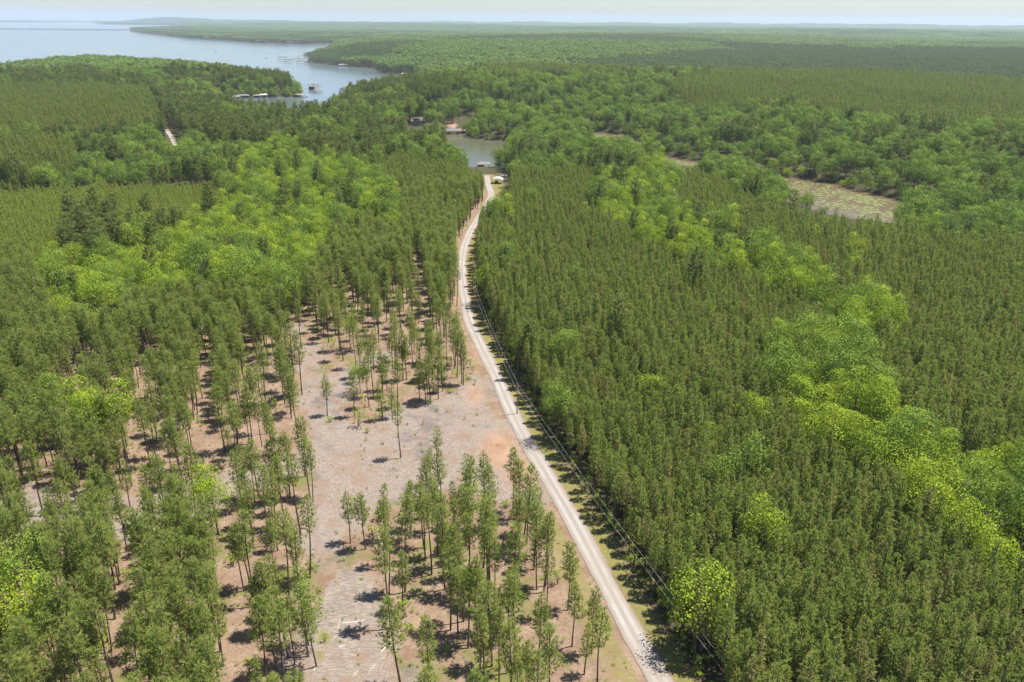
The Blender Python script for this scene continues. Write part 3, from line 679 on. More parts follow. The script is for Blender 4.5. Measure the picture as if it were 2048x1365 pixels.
# ------------------------------------------------------------ woodland beyond: patches of many crowns
def far_patch(seed, n, r0, r1, h0, h1, per, size, cone, leaf, span=30.0):
    rg = np.random.default_rng(seed); V = []; 
    g_ = int(math.ceil(math.sqrt(n))); sp = span / g_
    C = []
    for i in range(g_):
        for j in range(g_): C.append(((i + .5 + rg.uniform(-.4, .4)) * sp - span / 2, (j + .5 + rg.uniform(-.4, .4)) * sp - span / 2))
    out = []
    for cx, cy in C:
        rr_ = rg.uniform(r0, r1); hh = rg.uniform(h0, h1); k = per
        d = rg.normal(0, 1, (k, 3)); d /= np.linalg.norm(d, axis=1)[:, None]; d[:, 2] = np.where(d[:, 2] < -.5, -d[:, 2], d[:, 2])
        if cone:
            t = rg.uniform(0, 1, k); ang_ = rg.uniform(0, 6.283, k); q = rr_ * (1 - t) ** .6 * rg.uniform(.7, 1.1, k)
            p = np.stack([cx + q * np.cos(ang_), cy + q * np.sin(ang_), hh * (.4 + .6 * t)], 1); d = np.stack([np.cos(ang_), np.sin(ang_), np.full(k, .8)], 1)
        else: p = np.array([cx, cy, hh - rr_ * .9]) + d * np.array([1, 1, .9]) * rr_ * rg.uniform(.8, 1.1, (k, 1))
        nn = d + rg.normal(0, .4, (k, 3)); nn[:, 2] += .5; nn /= np.linalg.norm(nn, axis=1)[:, None]
        s = np.cross(nn, rg.normal(0, 1, (k, 3))); s /= np.linalg.norm(s, axis=1)[:, None]; t_ = np.cross(nn, s); w = (size * rg.uniform(.6, 1.3, k))[:, None]
        out.append(np.stack([p - s * w * .5, p - t_ * w * .45, p + s * w * .5, p + t_ * w * .45], 1).reshape(-1, 3))
    T = np.concatenate(out); return mesh_np('woodland_patch', T, [np.arange(len(T)).reshape(-1, 4)], [leaf])
FP = [far_patch(200 + i, 16, 3.6, 5.6, 14, 22, 60, 1.9, False, M['far_broad']) for i in range(5)] + [far_patch(220 + i, 64, 1.7, 2.5, 14, 18, 22, 1.3, True, M['far_pine']) for i in range(4)]
def fars(sp, r0, r1, shore):
    x, y = jitter(sp, -r1 * .75, r1 * .75, r0 * .7, r1, .15); m = (np.hypot(x, y) >= r0) & (np.hypot(x, y) < r1) & (np.abs(x) < y * .70 + 45); x, y = x[m], y[m]
    m = wdist(x, y) > shore; return x[m], y[m], np.full(m.sum(), sp / 27.0)
fx = [fars(26, RFAR - 8, 3200, 7), fars(40, 3200, 6000, 13), fars(90, 6000, 13000, 32), fars(200, 13000, 25500, 70)]
X2 = np.concatenate([a[0] for a in fx]); Y2 = np.concatenate([a[1] for a in fx]); S2 = np.concatenate([a[2] for a in fx])
px2, py2, _ = P(X2, Y2, 20.0)
v = vnoise(X2, Y2, 260, 2) * .55 + vnoise(X2, Y2, 900, 5) * .45; v = v + .06 * np.sin(Y2 / 170)
pine2 = v > .53
pine2 |= inpoly(px2, py2, [(1080, 140), (1500, 105), (2300, 120), (2300, 190), (1560, 165), (1300, 150)])
for p in PINE_FAR: pine2 |= inpoly(px2, py2, p)
pine2[inpoly(px2, py2, [(560, 150), (900, 100), (1000, 165), (620, 230)])] = False
print('PATCHES', len(X2))
Z2 = height(X2, Y2) - curve(X2, Y2) - .5
gn_forest('distant_woodland', FP, np.where(pine2, 5 + rng.integers(0, 4, len(X2)), rng.integers(0, 5, len(X2))), X2, Y2, Z2, S2 * 1.05, rng.uniform(.85, 1.15, len(X2)), rng.uniform(0, 6.28, len(X2)), 'far woodland fading blue toward the horizon round the lake')


# ------------------------------------------------------------ roadside, yard and waterside things
def pole(px, py, label, h=10.0):
    x, y, z = ground(px, py); e = empty('utility_pole', (x, y, z)); tag(e, label, 'utility pole', 'poles carrying the wires beside the road')
    MB().tube([(0, 0, -.5), (0, 0, h * .5), (0, 0, h)], [.17, .14, .11], 8).build('post', M['pole'], e)
    MB().box(-.9, .9, -.06, .06, h - 1.05, h - .92).build('crossarm', M['pole'], e)
    for k in (-.75, 0.0): MB().tube([(k, 0, h - .93 if k else h), (k, 0, h - .7 if k else h + .22)], [.05, .035], 6).build('insulator', M['concrete'], e)
    t = MB().tube([(.28, 0, h - 2.4), (.28, 0, h - 1.5)], .2, 8).build('transformer', M['metal'], e)
    return (x, y, z + h)
p_next = U(1470, 1462, 5); p_next = (p_next[0], p_next[1], 15.0)
tops = [p_next, pole(1034, 834, 'wooden utility pole standing on the grass verge beside the bare clay clearing'), pole(951, 628, 'wooden utility pole among the edge trees inside the road bend'), pole(958, 495, 'small far utility pole where the road bends toward the cove')]
for off, dz, lb in ((-.75, -.72, 'pale upper power wire strung nearer the road'), (.0, .22, 'pale power wire strung nearer the dense pine stand')):
    pts_ = []
    for a, b in zip(tops[:-1], tops[1:]):
        for k in range(14):
            t = k / 14; sag = 4 * t * (1 - t) * 1.3
            pts_.append((a[0] + (b[0] - a[0]) * t + off, a[1] + (b[1] - a[1]) * t, a[2] + (b[2] - a[2]) * t + dz - sag))
    pts_.append((tops[-1][0] + off, tops[-1][1], tops[-1][2] + dz))
    tag(MB().tube(pts_, .014, 5).build('power_line', M['wire']), lb, 'power line', 'wires strung along the road')

def gable(mb, x0, x1, y0, y1, z, rise, over=.5, th=.18, hip=0.0):
    a, b, c, d = x0 - over, x1 + over, y0 - over, y1 + over; ym = (y0 + y1) / 2
    P0 = [(a, c, z), (b, c, z), (b, d, z), (a, d, z), (a + hip, ym, z + rise), (b - hip, ym, z + rise)]; V = P0 + [(p[0], p[1], p[2] + th) for p in P0]
    o = 6; F = [(o + 0, o + 1, o + 5, o + 4), (o + 2, o + 3, o + 4, o + 5), (o + 1, o + 2, o + 5), (o + 3, o + 0, o + 4), (0, 3, 2, 1), (0, 1, o + 1, o), (1, 2, o + 2, o + 1), (2, 3, o + 3, o + 2), (3, 0, o, o + 3)]
    return mb.add(V, F)
def house(name, px, py, w, d, hh, rz, roof, wall, label, cat='house', group=None, z=5.0, hip=0.0, rise=2.2, windows=3, place=None, detail=True):
    loc = place or ground(px, py, z); e = empty(name, loc, R(rz)); tag(e, label, cat, group)
    MB().box(-w / 2, w / 2, -d / 2, d / 2, -1.5, hh).build('wall', M[wall], e)
    rf = gable(MB(), -w / 2, w / 2, -d / 2, d / 2, hh + .01, rise, .6, .2, hip).build('roof', M[roof], e)
    if detail:
        MB().box(w * .2, w * .2 + .7, -.1, .9, hh + rise * .5, hh + rise + .9).build('chimney', M['brick'], rf)
        for k in range(windows):
            x = -w / 2 + w * (k + .7) / (windows + .6)
            f = MB().box(x - .55, x + .55, -d / 2 - .06, -d / 2 + .01, 1.1, 2.3).build('window', M['glass'], e)
            fr = MB()
            for q in ((x - .68, x - .55, 1.0, 2.4), (x + .55, x + .68, 1.0, 2.4)): fr.box(q[0], q[1], -d / 2 - .09, -d / 2 + .01, q[2], q[3])
            fr.box(x - .55, x + .55, -d / 2 - .09, -d / 2 + .01, 2.3, 2.42).box(x - .55, x + .55, -d / 2 - .11, -d / 2 + .01, .98, 1.1).build('frame', M['white'], f)
        MB().box(w * .38, w * .38 + .95, -d / 2 - .07, -d / 2 + .01, 0, 2.1).build('door', M['brick'], e)
    return e
def boathouse(px, py, w, d, rz, roof, label, wall=None, hip=1.8, walk=None, z=0.0, hh=3.0, boat=None, group='boathouses standing in the lake'):
    x, y = U(px, py, z); e = empty('boathouse', (x, y, -curve(x, y)), R(rz)); tag(e, label, 'boathouse', group)
    MB().box(-w / 2, w / 2, -d / 2, -d / 2 + 1.4, .45, .65).box(-w / 2, -w / 2 + 1.2, -d / 2 + 1.4, d / 2, .45, .65).box(w / 2 - 1.2, w / 2, -d / 2 + 1.4, d / 2, .45, .65).build('deck', M['timber'], e)
    for sx in (-1, 0, 1):
        for sy in (-1, 1): MB().tube([(sx * (w / 2 - .3), sy * (d / 2 - .3), -2.5), (sx * (w / 2 - .3), sy * (d / 2 - .3), hh)], .16, 6).build('post', M['timber'], e)
    gable(MB(), -w / 2, w / 2, -d / 2, d / 2, hh, 1.7, .7, .22, hip).build('roof', M[roof], e)
    if wall: MB().box(-w / 2 + .1, w * .05, -d / 2 + 1.45, d / 2 - .1, .65, hh - .02).build('wall', M[wall], e); MB().box(-w * .3, -w * .3 + 1, -d / 2 + 1.38, -d / 2 + 1.46, .7, 2.6).build('door', M['glass'], e)
    if walk:
        wx, wy = U(walk[0], walk[1], 0); c, s_ = math.cos(-R(rz)), math.sin(-R(rz)); dx, dy = wx - x, wy - y; lx, ly = dx * c - dy * s_, dx * s_ + dy * c
        n = Vector((-ly, lx, 0)).normalized() * .8; a = Vector((lx, ly, .5)); b = Vector((0, 0, .5)).lerp(a, min(.9, w * .5 / a.length))
        MB().add([a - n, a + n, b + n, b - n] + [v_ + Vector((0, 0, .18)) for v_ in (a - n, a + n, b + n, b - n)], [(3, 2, 1, 0), (4, 5, 6, 7), (0, 1, 5, 4), (1, 2, 6, 5), (2, 3, 7, 6), (3, 0, 4, 7)]).build('walkway', M['timber'], e)
    if boat: motor_boat((x + boat[0], y + boat[1], -curve(x, y)), boat[2], boat[3])
    return e
def motor_boat(loc, rz, label, L=7.0):
    e = empty('motor_boat', loc, R(rz)); tag(e, label, 'boat', 'boats on the lake'); b = L / 6.5
    ring = lambda x, hw, zb, zt: [(x, -hw, zt), (x, -hw * .8, zb), (x, 0, zb - .15), (x, hw * .8, zb), (x, hw, zt)]
    R_ = [ring(-L / 2, b, .0, .8), ring(-L / 6, 1.12 * b, -.05, .85), ring(L / 5, b, 0, .95), ring(L * .42, .45 * b, .35, 1.1), ring(L / 2, .03, .8, 1.2)]
    V = [v_ for q in R_ for v_ in q]; F = []
    for i in range(4):
        for k in range(4): F.append((i * 5 + k, (i + 1) * 5 + k, (i + 1) * 5 + k + 1, i * 5 + k + 1))
        F.append((i * 5 + 4, (i + 1) * 5 + 4, (i + 1) * 5, i * 5))
    F.append((0, 1, 2, 3, 4)); MB().add(V, F).build('hull', M['white'], e)
    MB().add([(L * .08, -.8, .92), (L * .08, .8, .92), (-L * .02, .7, 1.6), (-L * .02, -.7, 1.6), (L * .05, -.8, .92), (L * .05, .8, .92), (-L * .05, .7, 1.6), (-L * .05, -.7, 1.6)], [(0, 1, 2, 3), (7, 6, 5, 4), (0, 3, 7, 4), (1, 5, 6, 2), (3, 2, 6, 7), (0, 4, 5, 1)]).build('windshield', M['glass'], e)
    MB().box(-L / 2 - .35, -L / 2, -.25, .25, .1, 1.2).build('outboard_motor', M['rubber'], e)
    return e
boathouse(470, 198, 15, 8, 8, 'roof_pink', 'low pale roofed boathouse half behind the trees at the inlet head', None, 1.0)
boathouse(487, 195.5, 18, 10, 4, 'roof_grey', 'wide grey hipped boathouse second from the left along the inlet shore', None, 4.0)
boathouse(517, 195.5, 13, 9, -3, 'roof_tan', 'tan hipped boathouse beside the white one on the inlet shore', None, 3.0, boat=(6, -7, -70, 'white motor boat moored before the two paired boathouses'))
boathouse(528, 195.5, 9, 9, -3, 'white', 'small white walled boathouse at the right of a tan one', 'white', 1.0, hh=4)
boathouse(599, 194, 14, 9, -12, 'roof_tan', 'tan roofed boathouse on the tip of the wooded point', None, 3.0, boat=(11, -4, 10, 'white motor boat moored at the tip of the wooded point'))
boathouse(632, 171, 14, 9, -14, 'roof_tan', 'topmost of three dark boathouses off the wooded point', None, 3.0, (608, 170))
boathouse(627, 180, 14, 9, -8, 'roof_grey', 'tall two bay boathouse in the middle of three off the point', 'roof_dark', 2.0, (607, 177), hh=5)
boathouse(636, 184.5, 13, 8, -12, 'roof_pink', 'lowest of three boathouses off the point with a long walkway', None, 3.0, (607, 186))
boathouse(566.5, 119.5, 26, 13, 0, 'roof_dark', 'farthest left boathouse standing out in the open water', None, 4.0, hh=6)
boathouse(577.5, 124, 22, 12, 0, 'roof_dark', 'low dark boathouse right below the farthest left one', None, 4.0, hh=5)
boathouse(592, 118.5, 20, 12, 0, 'roof_tan', 'brownish boathouse on a walkway left of the second point', None, 4.0, (612, 119), hh=6)
boathouse(604, 117, 24, 12, 0, 'roof_grey', 'grey boathouse close against the trees of the second point', None, 4.0, (612, 116), hh=6)
boathouse(602, 128, 22, 12, 0, 'roof_dark', 'dark boathouse nearest the viewer off the second point', None, 4.0, (614, 123), hh=6)
boathouse(905.5, 268, 15, 8, 0, 'roof_grey', 'grey metal roofed boathouse below the red clay bank on the cove', None, 1.0, hh=3.4, boat=(-1, -4, -80, 'white motor boat moored under the grey roofed boathouse on the cove'), group='boathouses on the cove')
boathouse(922.5, 267, 9, 7, 0, 'brick', 'small rust brown boathouse beside the grey roofed one on the cove', None, 2.0, group='boathouses on the cove')
boathouse(967, 337, 10, 8, 0, 'roof_pink', 'pinkish hip roofed boathouse with blue dark bays at the road end', 'white', 3.0, group='boathouses on the cove', hh=3.6)
boathouse(810, 151, 14, 9, 0, 'white', 'small white boathouse deep in the far inlet by two boats', None, 2.0)
house('lakeside_house', 618, 124, 18, 12, 3, 5, 'roof_pink', 'cream', 'pale house on the sandy tip of the second point', place=ground(619, 123, 1.5))
house('lakeside_house', 687, 131, 22, 10, 2.6, 4, 'white', 'white', 'long white roofed house low on the shore of the second point', place=ground(687, 131.5, 1.0), hip=2)
house('lakeside_house', 834, 250, 16, 11, 3.2, 28, 'roof_tan', 'cream', 'tan roofed house among the trees left of the cove', hip=2.5, rise=3)
house('lakeside_house', 936, 230, 15, 12, 4.5, -12, 'roof_grey', 'cream', 'grey roofed house high among the trees behind the cove', rise=4)
house('lakeside_house', 1029, 260, 12, 9, 3.4, 12, 'white', 'white', 'white house behind the leafy trees right of the cove')
far_h = [(303, 66.5), (330, 71), (352, 73), (379, 75), (384, 74), (413, 77.5), (421, 78), (437, 79), (446, 78.5), (484, 82), (492, 81.5), (516, 84), (534, 85), (556, 86), (580, 86.5), (596, 87), (630, 85), (641, 86), (655, 87), (14, 43.5), (31, 43.8), (96, 43.2)]
od = ['first', 'second', 'third', 'fourth', 'fifth', 'sixth', 'seventh', 'eighth', 'ninth', 'tenth', 'eleventh', 'twelfth', 'thirteenth', 'fourteenth', 'fifteenth', 'sixteenth', 'seventeenth', 'eighteenth', 'nineteenth', 'twentieth',
      'twenty first', 'twenty second', 'twenty third', 'twenty fourth', 'twenty fifth', 'twenty sixth', 'twenty seventh', 'twenty eighth', 'twenty ninth', 'thirtieth']
for k, (a, b) in enumerate(far_h):
    x, y = U(a, b, 0); dd = math.hypot(x, y); sc_ = dd / 5000
    c = ['cream', 'white', 'roof_pink', 'cream'][k % 4]; lab = 'tiny pale house, %s from the left along the far wooded shore' % od[k] if k < 19 else 'faint pale building, %s from the left on the farthest shore' % od[k - 19]
    house('shore_house', a, b, 16 + 7 * (k % 3) * sc_, 11, 5.5 * max(1, sc_ * .6), random.uniform(-20, 20), ['roof_tan', 'roof_grey', 'white'][k % 3], c, lab, 'house', 'houses along the far shore', place=(x, y, .5 - curve(x, y)), detail=False)
for a, b, w, lb in ((473, 46.5, 60, 'bright white building rising over the far woods'), (453, 49.5, 50, 'lower pale building left of the bright white one in the far woods')):
    x, y = U(a, b, 22); house('far_building', a, b, w, 30, 38, 0, 'white', 'white', lb, 'building', None, place=(x, y, height1(x, y) - curve(x, y)), detail=False)
# long low bridge
ba, bb = np.array(U(-220, 57.5, 0)), np.array(U(264, 61.5, 0)); L_ = np.linalg.norm(bb - ba); cxy = (ba + bb) / 2
e = empty('bridge', (cxy[0], cxy[1], 0), math.atan2(bb[1] - ba[1], bb[0] - ba[0])); tag(e, 'long low dark bridge crossing the lake to the far point', 'bridge')
m_ = MB(); N_ = 40
for k in range(N_):
    xa, xb = -L_ / 2 + L_ * k / N_, -L_ / 2 + L_ * (k + 1) / N_
    wx = cxy + (bb - ba) / L_ * (xa + xb) / 2; m_.box(xa, xb + .5, -6, 6, 5 - curve(*wx), 8.5 - curve(*wx))
m_.build('deck', M['roof_dark'], e)
for k in range(60):
    xa = -L_ / 2 + L_ * (k + .5) / 60; wx = cxy + (bb - ba) / L_ * xa; zc = curve(*wx)
    MB().box(xa - 1.2, xa + 1.2, -5, 5, -3 - zc, 5 - zc).build('pier', M['concrete'], e)
motor_boat((*U(533, 117.5, 0), -curve(*U(533, 117.5, 0))), 60, 'lone tiny boat on the open water left of the far boathouses', 9)
motor_boat((*U(432, 105, 0), -curve(*U(432, 105, 0))), 20, 'lone tiny dark speck of a boat in the middle of the lake', 9)
# canvas carport and parked car at the end of the road
x, y, z = ground(995, 371); e = empty('carport', (x, y, z), R(-8)); tag(e, 'white arched canvas carport in the yard at the end of the road', 'carport')
m_ = MB(); n = 10; V = []
for t in range(n + 1):
    a = math.pi * (.08 + .84 * t / n); V += [(-3.9 * math.cos(a) / .97, yy_, 2.2 + 1.9 * math.sin(a)) for yy_ in (-3.4, 3.4)]
k = len(V); V += [(v_[0] * .97, v_[1], v_[2] - .12) for v_ in V]; F = []
for t in range(n): F += [(2 * t, 2 * t + 1, 2 * t + 3, 2 * t + 2)[::-1], (k + 2 * t, k + 2 * t + 1, k + 2 * t + 3, k + 2 * t + 2), (2 * t, 2 * t + 2, k + 2 * t + 2, k + 2 * t), (2 * t + 1, k + 2 * t + 1, k + 2 * t + 3, 2 * t + 3)]
m_.add(V, F).build('canvas_roof', M['canvas'], e)
for sx in (-1, 1):
    for sy in (-1, 0, 1): MB().tube([(sx * 3.75, sy * 3.2, -.2), (sx * 3.75, sy * 3.2, 2.75)], .06, 6).build('leg', M['metal'], e)
def car(px, py, rz, mat, label, z=5.0):
    x, y, z = ground(px, py, z); e = empty('parked_car', (x, y, z), R(rz)); tag(e, label, 'car'); hw = .92
    prof = [(-2.3, .35), (-2.3, .95), (-2.1, 1.05), (-1.7, 1.62), (-.2, 1.68), (.65, 1.1), (2.1, .95), (2.3, .7), (2.3, .35)]
    V = [(a, -hw, b) for a, b in prof] + [(a, hw, b) for a, b in prof]; n = len(prof); F = [tuple(range(n)), tuple(range(n, 2 * n))[::-1]] + [(i, (i + 1) % n, n + (i + 1) % n, n + i)[::-1] for i in range(n)]
    MB().add(V, F).build('body', M[mat], e)
    for s_ in (-1, 1): MB().add([(-1.75, s_ * .93, 1.1), (.55, s_ * .93, 1.1), (-.2, s_ * .93, 1.55), (-1.55, s_ * .93, 1.52), (-1.75, s_ * .90, 1.1), (.55, s_ * .90, 1.1), (-.2, s_ * .90, 1.55), (-1.55, s_ * .90, 1.52)], [(0, 1, 2, 3), (7, 6, 5, 4), (0, 4, 5, 1), (1, 5, 6, 2), (2, 6, 7, 3), (3, 7, 4, 0)]).build('window', M['glass'], e)
    MB().add([(.60, -.78, 1.16), (.60, .78, 1.16), (-.15, .74, 1.67), (-.15, -.74, 1.67), (.55, -.78, 1.1), (.55, .78, 1.1), (-.2, .74, 1.6), (-.2, -.74, 1.6)], [(0, 1, 2, 3), (7, 6, 5, 4), (0, 4, 5, 1), (1, 5, 6, 2), (2, 6, 7, 3), (3, 7, 4, 0)]).build('windshield', M['glass'], e)
    for a in (-1.45, 1.4):
        for s_ in (-1, 1): w_ = MB().tube([(a, s_ * .70, .34), (a, s_ * .95, .34)], .34, 14).build('wheel', M['rubber'], e)
car(1009, 358, 15, 'white', 'white car parked under the trees behind the canvas carport')
car(993, 370, 80, 'roof_dark', 'dark car parked under the white arched canvas carport')
# jetty by the pinkish boathouse
x, y = U(945, 336, 0); e = empty('jetty', (x, y, 0), R(20)); tag(e, 'pale curved timber jetty left of the pinkish boathouse', 'jetty')
MB().box(-4.5, 4.5, -.9, .9, .5, .7).build('deck', M['roof_pink'], e)
for a in (-4, 0, 4):
    for s_ in (-.7, .7): MB().tube([(a, s_, -2), (a, s_, .9)], .11, 6).build('post', M['timber'], e)

# ------------------------------------------------------------ shrubs, logs, debris, dead trees, lily pads
def bush(px, py, s, label, group, var_=None):
    x, y, z = ground(px, py); tm, cm, _ = KIND['shrub'][(var_ if var_ is not None else random.randrange(4)) % 4]
    e = empty('shrub', (x, y, z - .03), random.uniform(0, 6.28)); e.scale = (s, s, s * random.uniform(.8, 1.1)); tag(e, label, 'shrub', group)
    for nm, m in (('stems', tm), ('foliage', cm)):
        o = bpy.data.objects.new(nm, m); o.parent = e; COL.objects.link(o)
sh = [(661, 850, 1.3, 'light green shrub alone on the pale skid trail by two shadows'), (717, 860, 2.2, 'large dark green bush at the foot of the pines beside the skid trail'), (735, 872, 1.3, 'smaller bush in front of the large dark one by the skid trail'),
      (765, 838, 1.5, 'shrub at the pine feet above the log strewn clearing'), (866, 792, 1.7, 'round leafy shrub under the pines near the top of the clearing'), (901, 792, 1.5, 'leafy shrub right of a round one near the top of the clearing'),
      (857, 818, 1.1, 'low bright shrub lying in the middle of the upper clearing'), (875, 830, .9, 'small bright shrub below another in the upper clearing'), (940, 740, 1.1, 'bright shrub on the clay bank beside the road'), (946, 752, 1.0, 'second bright shrub down the clay bank beside the road'),
      (938, 765, 1.2, 'third bright shrub down the clay bank beside the road'), (950, 776, 1.0, 'lowest bright shrub of the row on the clay bank'), (713, 1026, 1.7, 'shrub at the left foot of the pine clump by the skid trail'), (757, 1046, 1.9, 'wide green shrub under the front pines of the clump'),
      (744, 1076, 1.7, 'dark low shrub casting a shadow onto the skid trail'), (914, 1072, 1.2, 'bright small shrub between pines of the clump'), (205, 930, 1.9, 'bright green shrub on the cross trail at the left'), (205, 985, 2.3, 'broad green bush below the cross trail pines'),
      (146, 978, 1.7, 'green bush left of a broad one on the cross trail'), (170, 990, 1.3, 'small bush between two larger ones on the cross trail'), (513, 1280, 1.3, 'bright small shrub among the lower left pines'), (808, 1242, 2.1, 'bright shrub by the pines at the lower end of the trail'),
      (640, 1190, .8, 'tiny shrub on the edge of the skid trail'), (1075, 985, .9, 'low bright shrub on the verge near the orange clay'), (1140, 1160, 1.0, 'bright shrub on the grassy verge by a fallen log'), (1165, 1240, 1.0, 'small shrub on the weedy verge near the road'),
      (650, 1290, .9, 'bright low clump on the green patch in the trail'), (1010, 940, .7, 'tiny shrub on the grey part of the clearing'), (930, 845, .7, 'tiny shrub in the middle of the log pile clearing'), (620, 900, 1.0, 'small dark shrub at the left edge of the skid trail')]
for a, b, c, l in sh: bush(a, b, c, l, 'shrubs round the clearing')
k = 0
while k < 90:
    a, b = random.uniform(40, 1120), random.uniform(620, 1350); x, y = U(a, b); s1 = float(side_of_road(np.array([x]), np.array([y]))[0])
    if s1 > -6 or any(inpoly(np.array([x]), np.array([y]), p)[0] for p in CLEAR): continue
    bush(a, b, random.uniform(.7, 1.9), ['green shrub growing between the thinned pines well left of the clearing', 'green shrub growing between the pines beyond the clearing', 'green shrub growing between the pines of the roadside clump', 'green shrub growing between the pines at the lower left'][(0 if a < 600 and b < 1050 else 1) if b < 1000 else (2 if a > 700 else 3)],
         ['shrubs among the left pines', 'shrubs beyond the clearing', 'shrubs in the roadside clump', 'shrubs at the lower left'][(0 if a < 600 and b < 1050 else 1) if b < 1000 else (2 if a > 700 else 3)]); k += 1

x, y = jitter(1.7, -200, 160, 80, 420, .5); s1 = side_of_road(x, y); cl_ = np.zeros(len(x), bool)
for p in CLEAR: cl_ |= inpoly(x, y, p)
w_ = np.where(cl_, .15, .66) * (vnoise(x, y, 8, 4) > .44); w_ = np.where((s1 > 6.5) & (s1 < 10), .9, w_); w_ = np.where((np.abs(s1) < 6.4), .03 * (np.abs(s1) > 3), w_); w_ = np.where((s1 < -3) & (s1 > -9) & (P(x, y, 5.0)[1] > 980), .25, w_); w_ = np.where(s1 > 10, 0, w_)
m = rng.random(len(x)) < w_; x, y, s1 = x[m], y[m], s1[m]; sc_ = np.where(s1 > 6.4, rng.uniform(.5, 1.2, len(x)), rng.uniform(.12, .62, len(x)))
gn_forest('undergrowth', [t[2] for t in KIND['shrub']], rng.integers(0, 4, len(x)), x, y, height(x, y) - .02, sc_, sc_ * .8, rng.uniform(0, 6.28, len(x)), 'low green weeds and seedlings scattered over the ground under the pines')

def sticks(n, lmin, lmax, r0, r1, pick, dirs):
    V = []; F = []
    for k in range(n):
        x, y = pick(); L = lmin + (lmax - lmin) * random.random() ** 2.2; a = dirs(x, y); r_ = random.uniform(r0, r1); z = height1_fast(x, y) + r_ * .8 + random.uniform(0, .12)
        dx, dy, dz = math.cos(a) * L / 2, math.sin(a) * L / 2, random.uniform(-.02, .04) * L; nx, ny = -math.sin(a) * r_, math.cos(a) * r_; b = len(V)
        V += [(x - dx - nx, y - dy - ny, z - dz), (x - dx + nx, y - dy + ny, z - dz), (x - dx, y - dy, z - dz + r_ * 1.7), (x + dx - nx * .6, y + dy - ny * .6, z + dz), (x + dx + nx * .6, y + dy + ny * .6, z + dz), (x + dx, y + dy, z + dz + r_ * 1.3)]
        F += [(b, b + 3, b + 5), (b, b + 5, b + 2), (b + 1, b + 2, b + 5), (b + 1, b + 5, b + 4), (b, b + 2, b + 1), (b + 3, b + 4, b + 5), (b, b + 1, b + 4), (b, b + 4, b + 3)]
    return V, F
def height1_fast(x, y): return 5.0
def in_clear(px0=590, px1=1090, py0=690, py1=1365):
    while True:
        a, b = random.uniform(px0, px1), random.uniform(py0, py1); x, y = U(a, b)
        if abs(x) < 400 and any(inpoly(np.array([x]), np.array([y]), CLEAR[q])[0] for q in (0, 3)): return x, y
POOL = [in_clear() for _ in range(2600)]
def pick(): x, y = random.choice(POOL); return x + random.gauss(0, 1.2), y + random.gauss(0, 1.2)
def flow(x, y): return (vnoise(np.array([x]), np.array([y]), 14, 6)[0] * 3.0 + random.gauss(0, .5)) if random.random() < .7 else random.uniform(0, 3.14)
V, F = sticks(16000, .5, 4.2, .03, .085, pick, flow)
PILE = [random.choice(POOL) for _ in range(46)]
def pick_pile(): x, y = random.choice(PILE); return x + random.gauss(0, 1.7), y + random.gauss(0, 1.1)
_h = height1_fast
def height1_fast(x, y): return 5.0 + random.random() ** 2 * .55
V2, F2 = sticks(4200, .8, 5.0, .035, .10, pick_pile, flow); b_ = len(V); V += V2; F += [tuple(q + b_ for q in f) for f in F2]
me = bpy.data.meshes.new('wood_debris'); me.from_pydata(V, [], F); me.materials.append(M['stick']); o = bpy.data.objects.new('wood_debris', me); COL.objects.link(o); tag(o, 'pale broken sticks and bark left over the logged clearing', kind='stuff')
EX = [((840, 852), (897, 826)), ((850, 856), (905, 832)), ((897, 832), (951, 820)), ((920, 824), (948, 826)), ((812, 870), (838, 856)), ((870, 826), (905, 806)), ((905, 806), (942, 809)), ((800, 855), (812, 832)), ((823, 825), (848, 812)), ((725, 890), (730, 922)), ((668, 1080), (662, 1060)),
      ((693, 1072), (699, 1052)), ((645, 1098), (660, 1076)), ((688, 1150), (700, 1118)), ((672, 1262), (684, 1230)), ((704, 1330), (716, 1298)), ((738, 1360), (722, 1322)), ((615, 1340), (680, 1336)), ((642, 1165), (682, 1176)), ((690, 1285), (716, 1278)), ((1108, 1175), (1122, 1150)), ((1168, 1266), (1196, 1240)), ((798, 1276), (812, 1296)), ((612, 830), (622, 858)), ((630, 850), (652, 836))]
gl = ['long pale stripped log lying across the upper clearing', 'pale stripped log lying on the lower skid trail']
for k, ((a0, b0), (a1, b1)) in enumerate(EX):
    x0, y0 = U(a0, b0); x1, y1 = U(a1, b1); rr_ = random.uniform(.09, .15); L = math.hypot(x1 - x0, y1 - y0); a = math.atan2(y1 - y0, x1 - x0)
    e = empty('fallen_log', ((x0 + x1) / 2, (y0 + y1) / 2, 5 + rr_ + .03), a)
    where = 'upper clearing above the pine clump' if b0 < 960 else ('verge close to the gravel road' if a0 > 1100 else 'lower skid trail')
    grp = [q for q in EX if (q[0][1] < 960) == (b0 < 960) and (q[0][0] > 1100) == (a0 > 1100)]; rank = sorted(grp, key=lambda q: q[0][0]).index(((a0, b0), (a1, b1)))
    tag(e, 'pale fallen log on the %s, %s from the left' % (where, od[rank]), 'log', 'logs left in the clearing')
    MB().tube([(-L / 2, 0, 0), (0, random.gauss(0, .12), .02), (L / 2, 0, 0)], [rr_ * 1.2, rr_, rr_ * .6], 8).build('stem', M['log'], e)
    q = random.uniform(-.3, .3) * L; MB().tube([(q, 0, 0), (q + .5, .5 * random.choice((-1, 1)), .25)], [.05, .02], 5).build('branch_stub', M['log'], e)
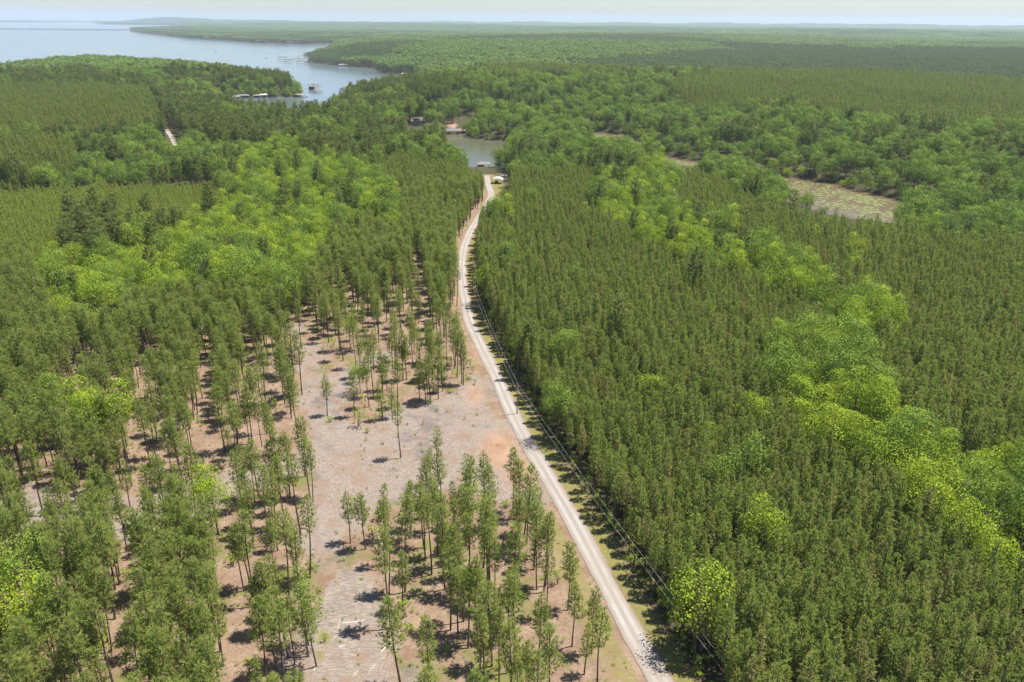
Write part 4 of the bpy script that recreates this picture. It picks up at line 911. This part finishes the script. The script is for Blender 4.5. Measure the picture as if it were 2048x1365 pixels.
for (a, b, h, l) in ((1929, 985, 15, 'tall bare grey dead tree rising from the bright trees near the right edge'), (1852, 935, 14, 'bare grey dead tree left of the taller one in the bright trees'), (1993, 1045, 13, 'bare pale dead tree closest to the right edge'), (1688, 680, 12, 'small bare grey dead tree at the upper end of the near bright belt')):
    x, y = U(a, b, 5 + h); e = empty('dead_tree', (x, y, height1(x, y)), random.uniform(0, 6)); h *= 1.22; tag(e, l, 'dead tree', 'bare dead trees')
    MB().tube([(0, 0, 0), (.2, .1, h * .5), (.1, 0, h)], [.24, .16, .03], 7).build('trunk', M['dead_wood'], e)
    for k in range(11):
        z0 = h * (.42 + .05 * k); an = k * 2.4; ln = (h - z0) * .45 + .8
        MB().tube([(.15, .05, z0), (ln * .55 * math.cos(an), ln * .55 * math.sin(an), z0 + ln * .45), (ln * math.cos(an + .2), ln * math.sin(an + .2), z0 + ln * 1.0)], [.07, .045, .015], 4).build('branch', M['dead_wood'], e)
# lily pads
cp = np.array(CREEK); n = 26000; x = rng.uniform(cp[:, 0].min(), cp[:, 0].max(), n); y = rng.uniform(cp[:, 1].min(), cp[:, 1].max(), n)
sdc = dist_line(x, y, CREEK, True); m = inpoly(x, y, CREEK) & (sdc > 2); x, y, sdc = x[m], y[m], sdc[m]; dn = vnoise(x, y, 7, 8) + .05 * np.minimum(sdc, 10) - .30
m = (dn > rng.uniform(.34, .78, len(x))); x, y = x[m], y[m]; k = len(x); rr_ = rng.uniform(.5, 1.3, k); a = np.arange(7) * 2 * np.pi / 7
V = np.stack([x[:, None] + rr_[:, None] * np.cos(a), y[:, None] + rr_[:, None] * np.sin(a), np.broadcast_to((.03 + rng.uniform(0, .05, k))[:, None], (k, 7)) - curve(x, y)[:, None]], -1).reshape(-1, 3)
o = bpy.data.objects.new('lily_pads', mesh_np('lily_pads', V, [np.arange(k * 7).reshape(-1, 7)], [M['pad']])); COL.objects.link(o); tag(o, 'mats of pale green floating leaves on the brown creek', kind='stuff')
# the lone dark pine in the young plantation
x, y = U(42, 418, 5); place_tree('old_pine', 'pine_tree', 1, x, y, height1(x, y) - curve(x, y), .82, 1.0, 'lone dark spreading pine standing over the young plantation at the left edge', 'pine tree', None)


# ------------------------------------------------------------ haze: one even box of air over the land
hb = MB().box(-43000, 43000, -43500, 43500, -140.0, 240.0); hm = bpy.data.materials.new('haze'); hm.use_nodes = True; hn = hm.node_tree
hn.nodes.remove(hn.nodes['Principled BSDF']); pv = hn.nodes.new('ShaderNodeVolumePrincipled')
pv.inputs['Color'].default_value = (.68, .80, .95, 1); pv.inputs['Density'].default_value = 4.8e-5; pv.inputs['Anisotropy'].default_value = .2
hn.links.new(pv.outputs[0], hn.nodes['Material Output'].inputs['Volume'])
hz = hb.build('haze', hm); tag(hz, 'thin blue haze over the lake and far woods', kind='stuff')
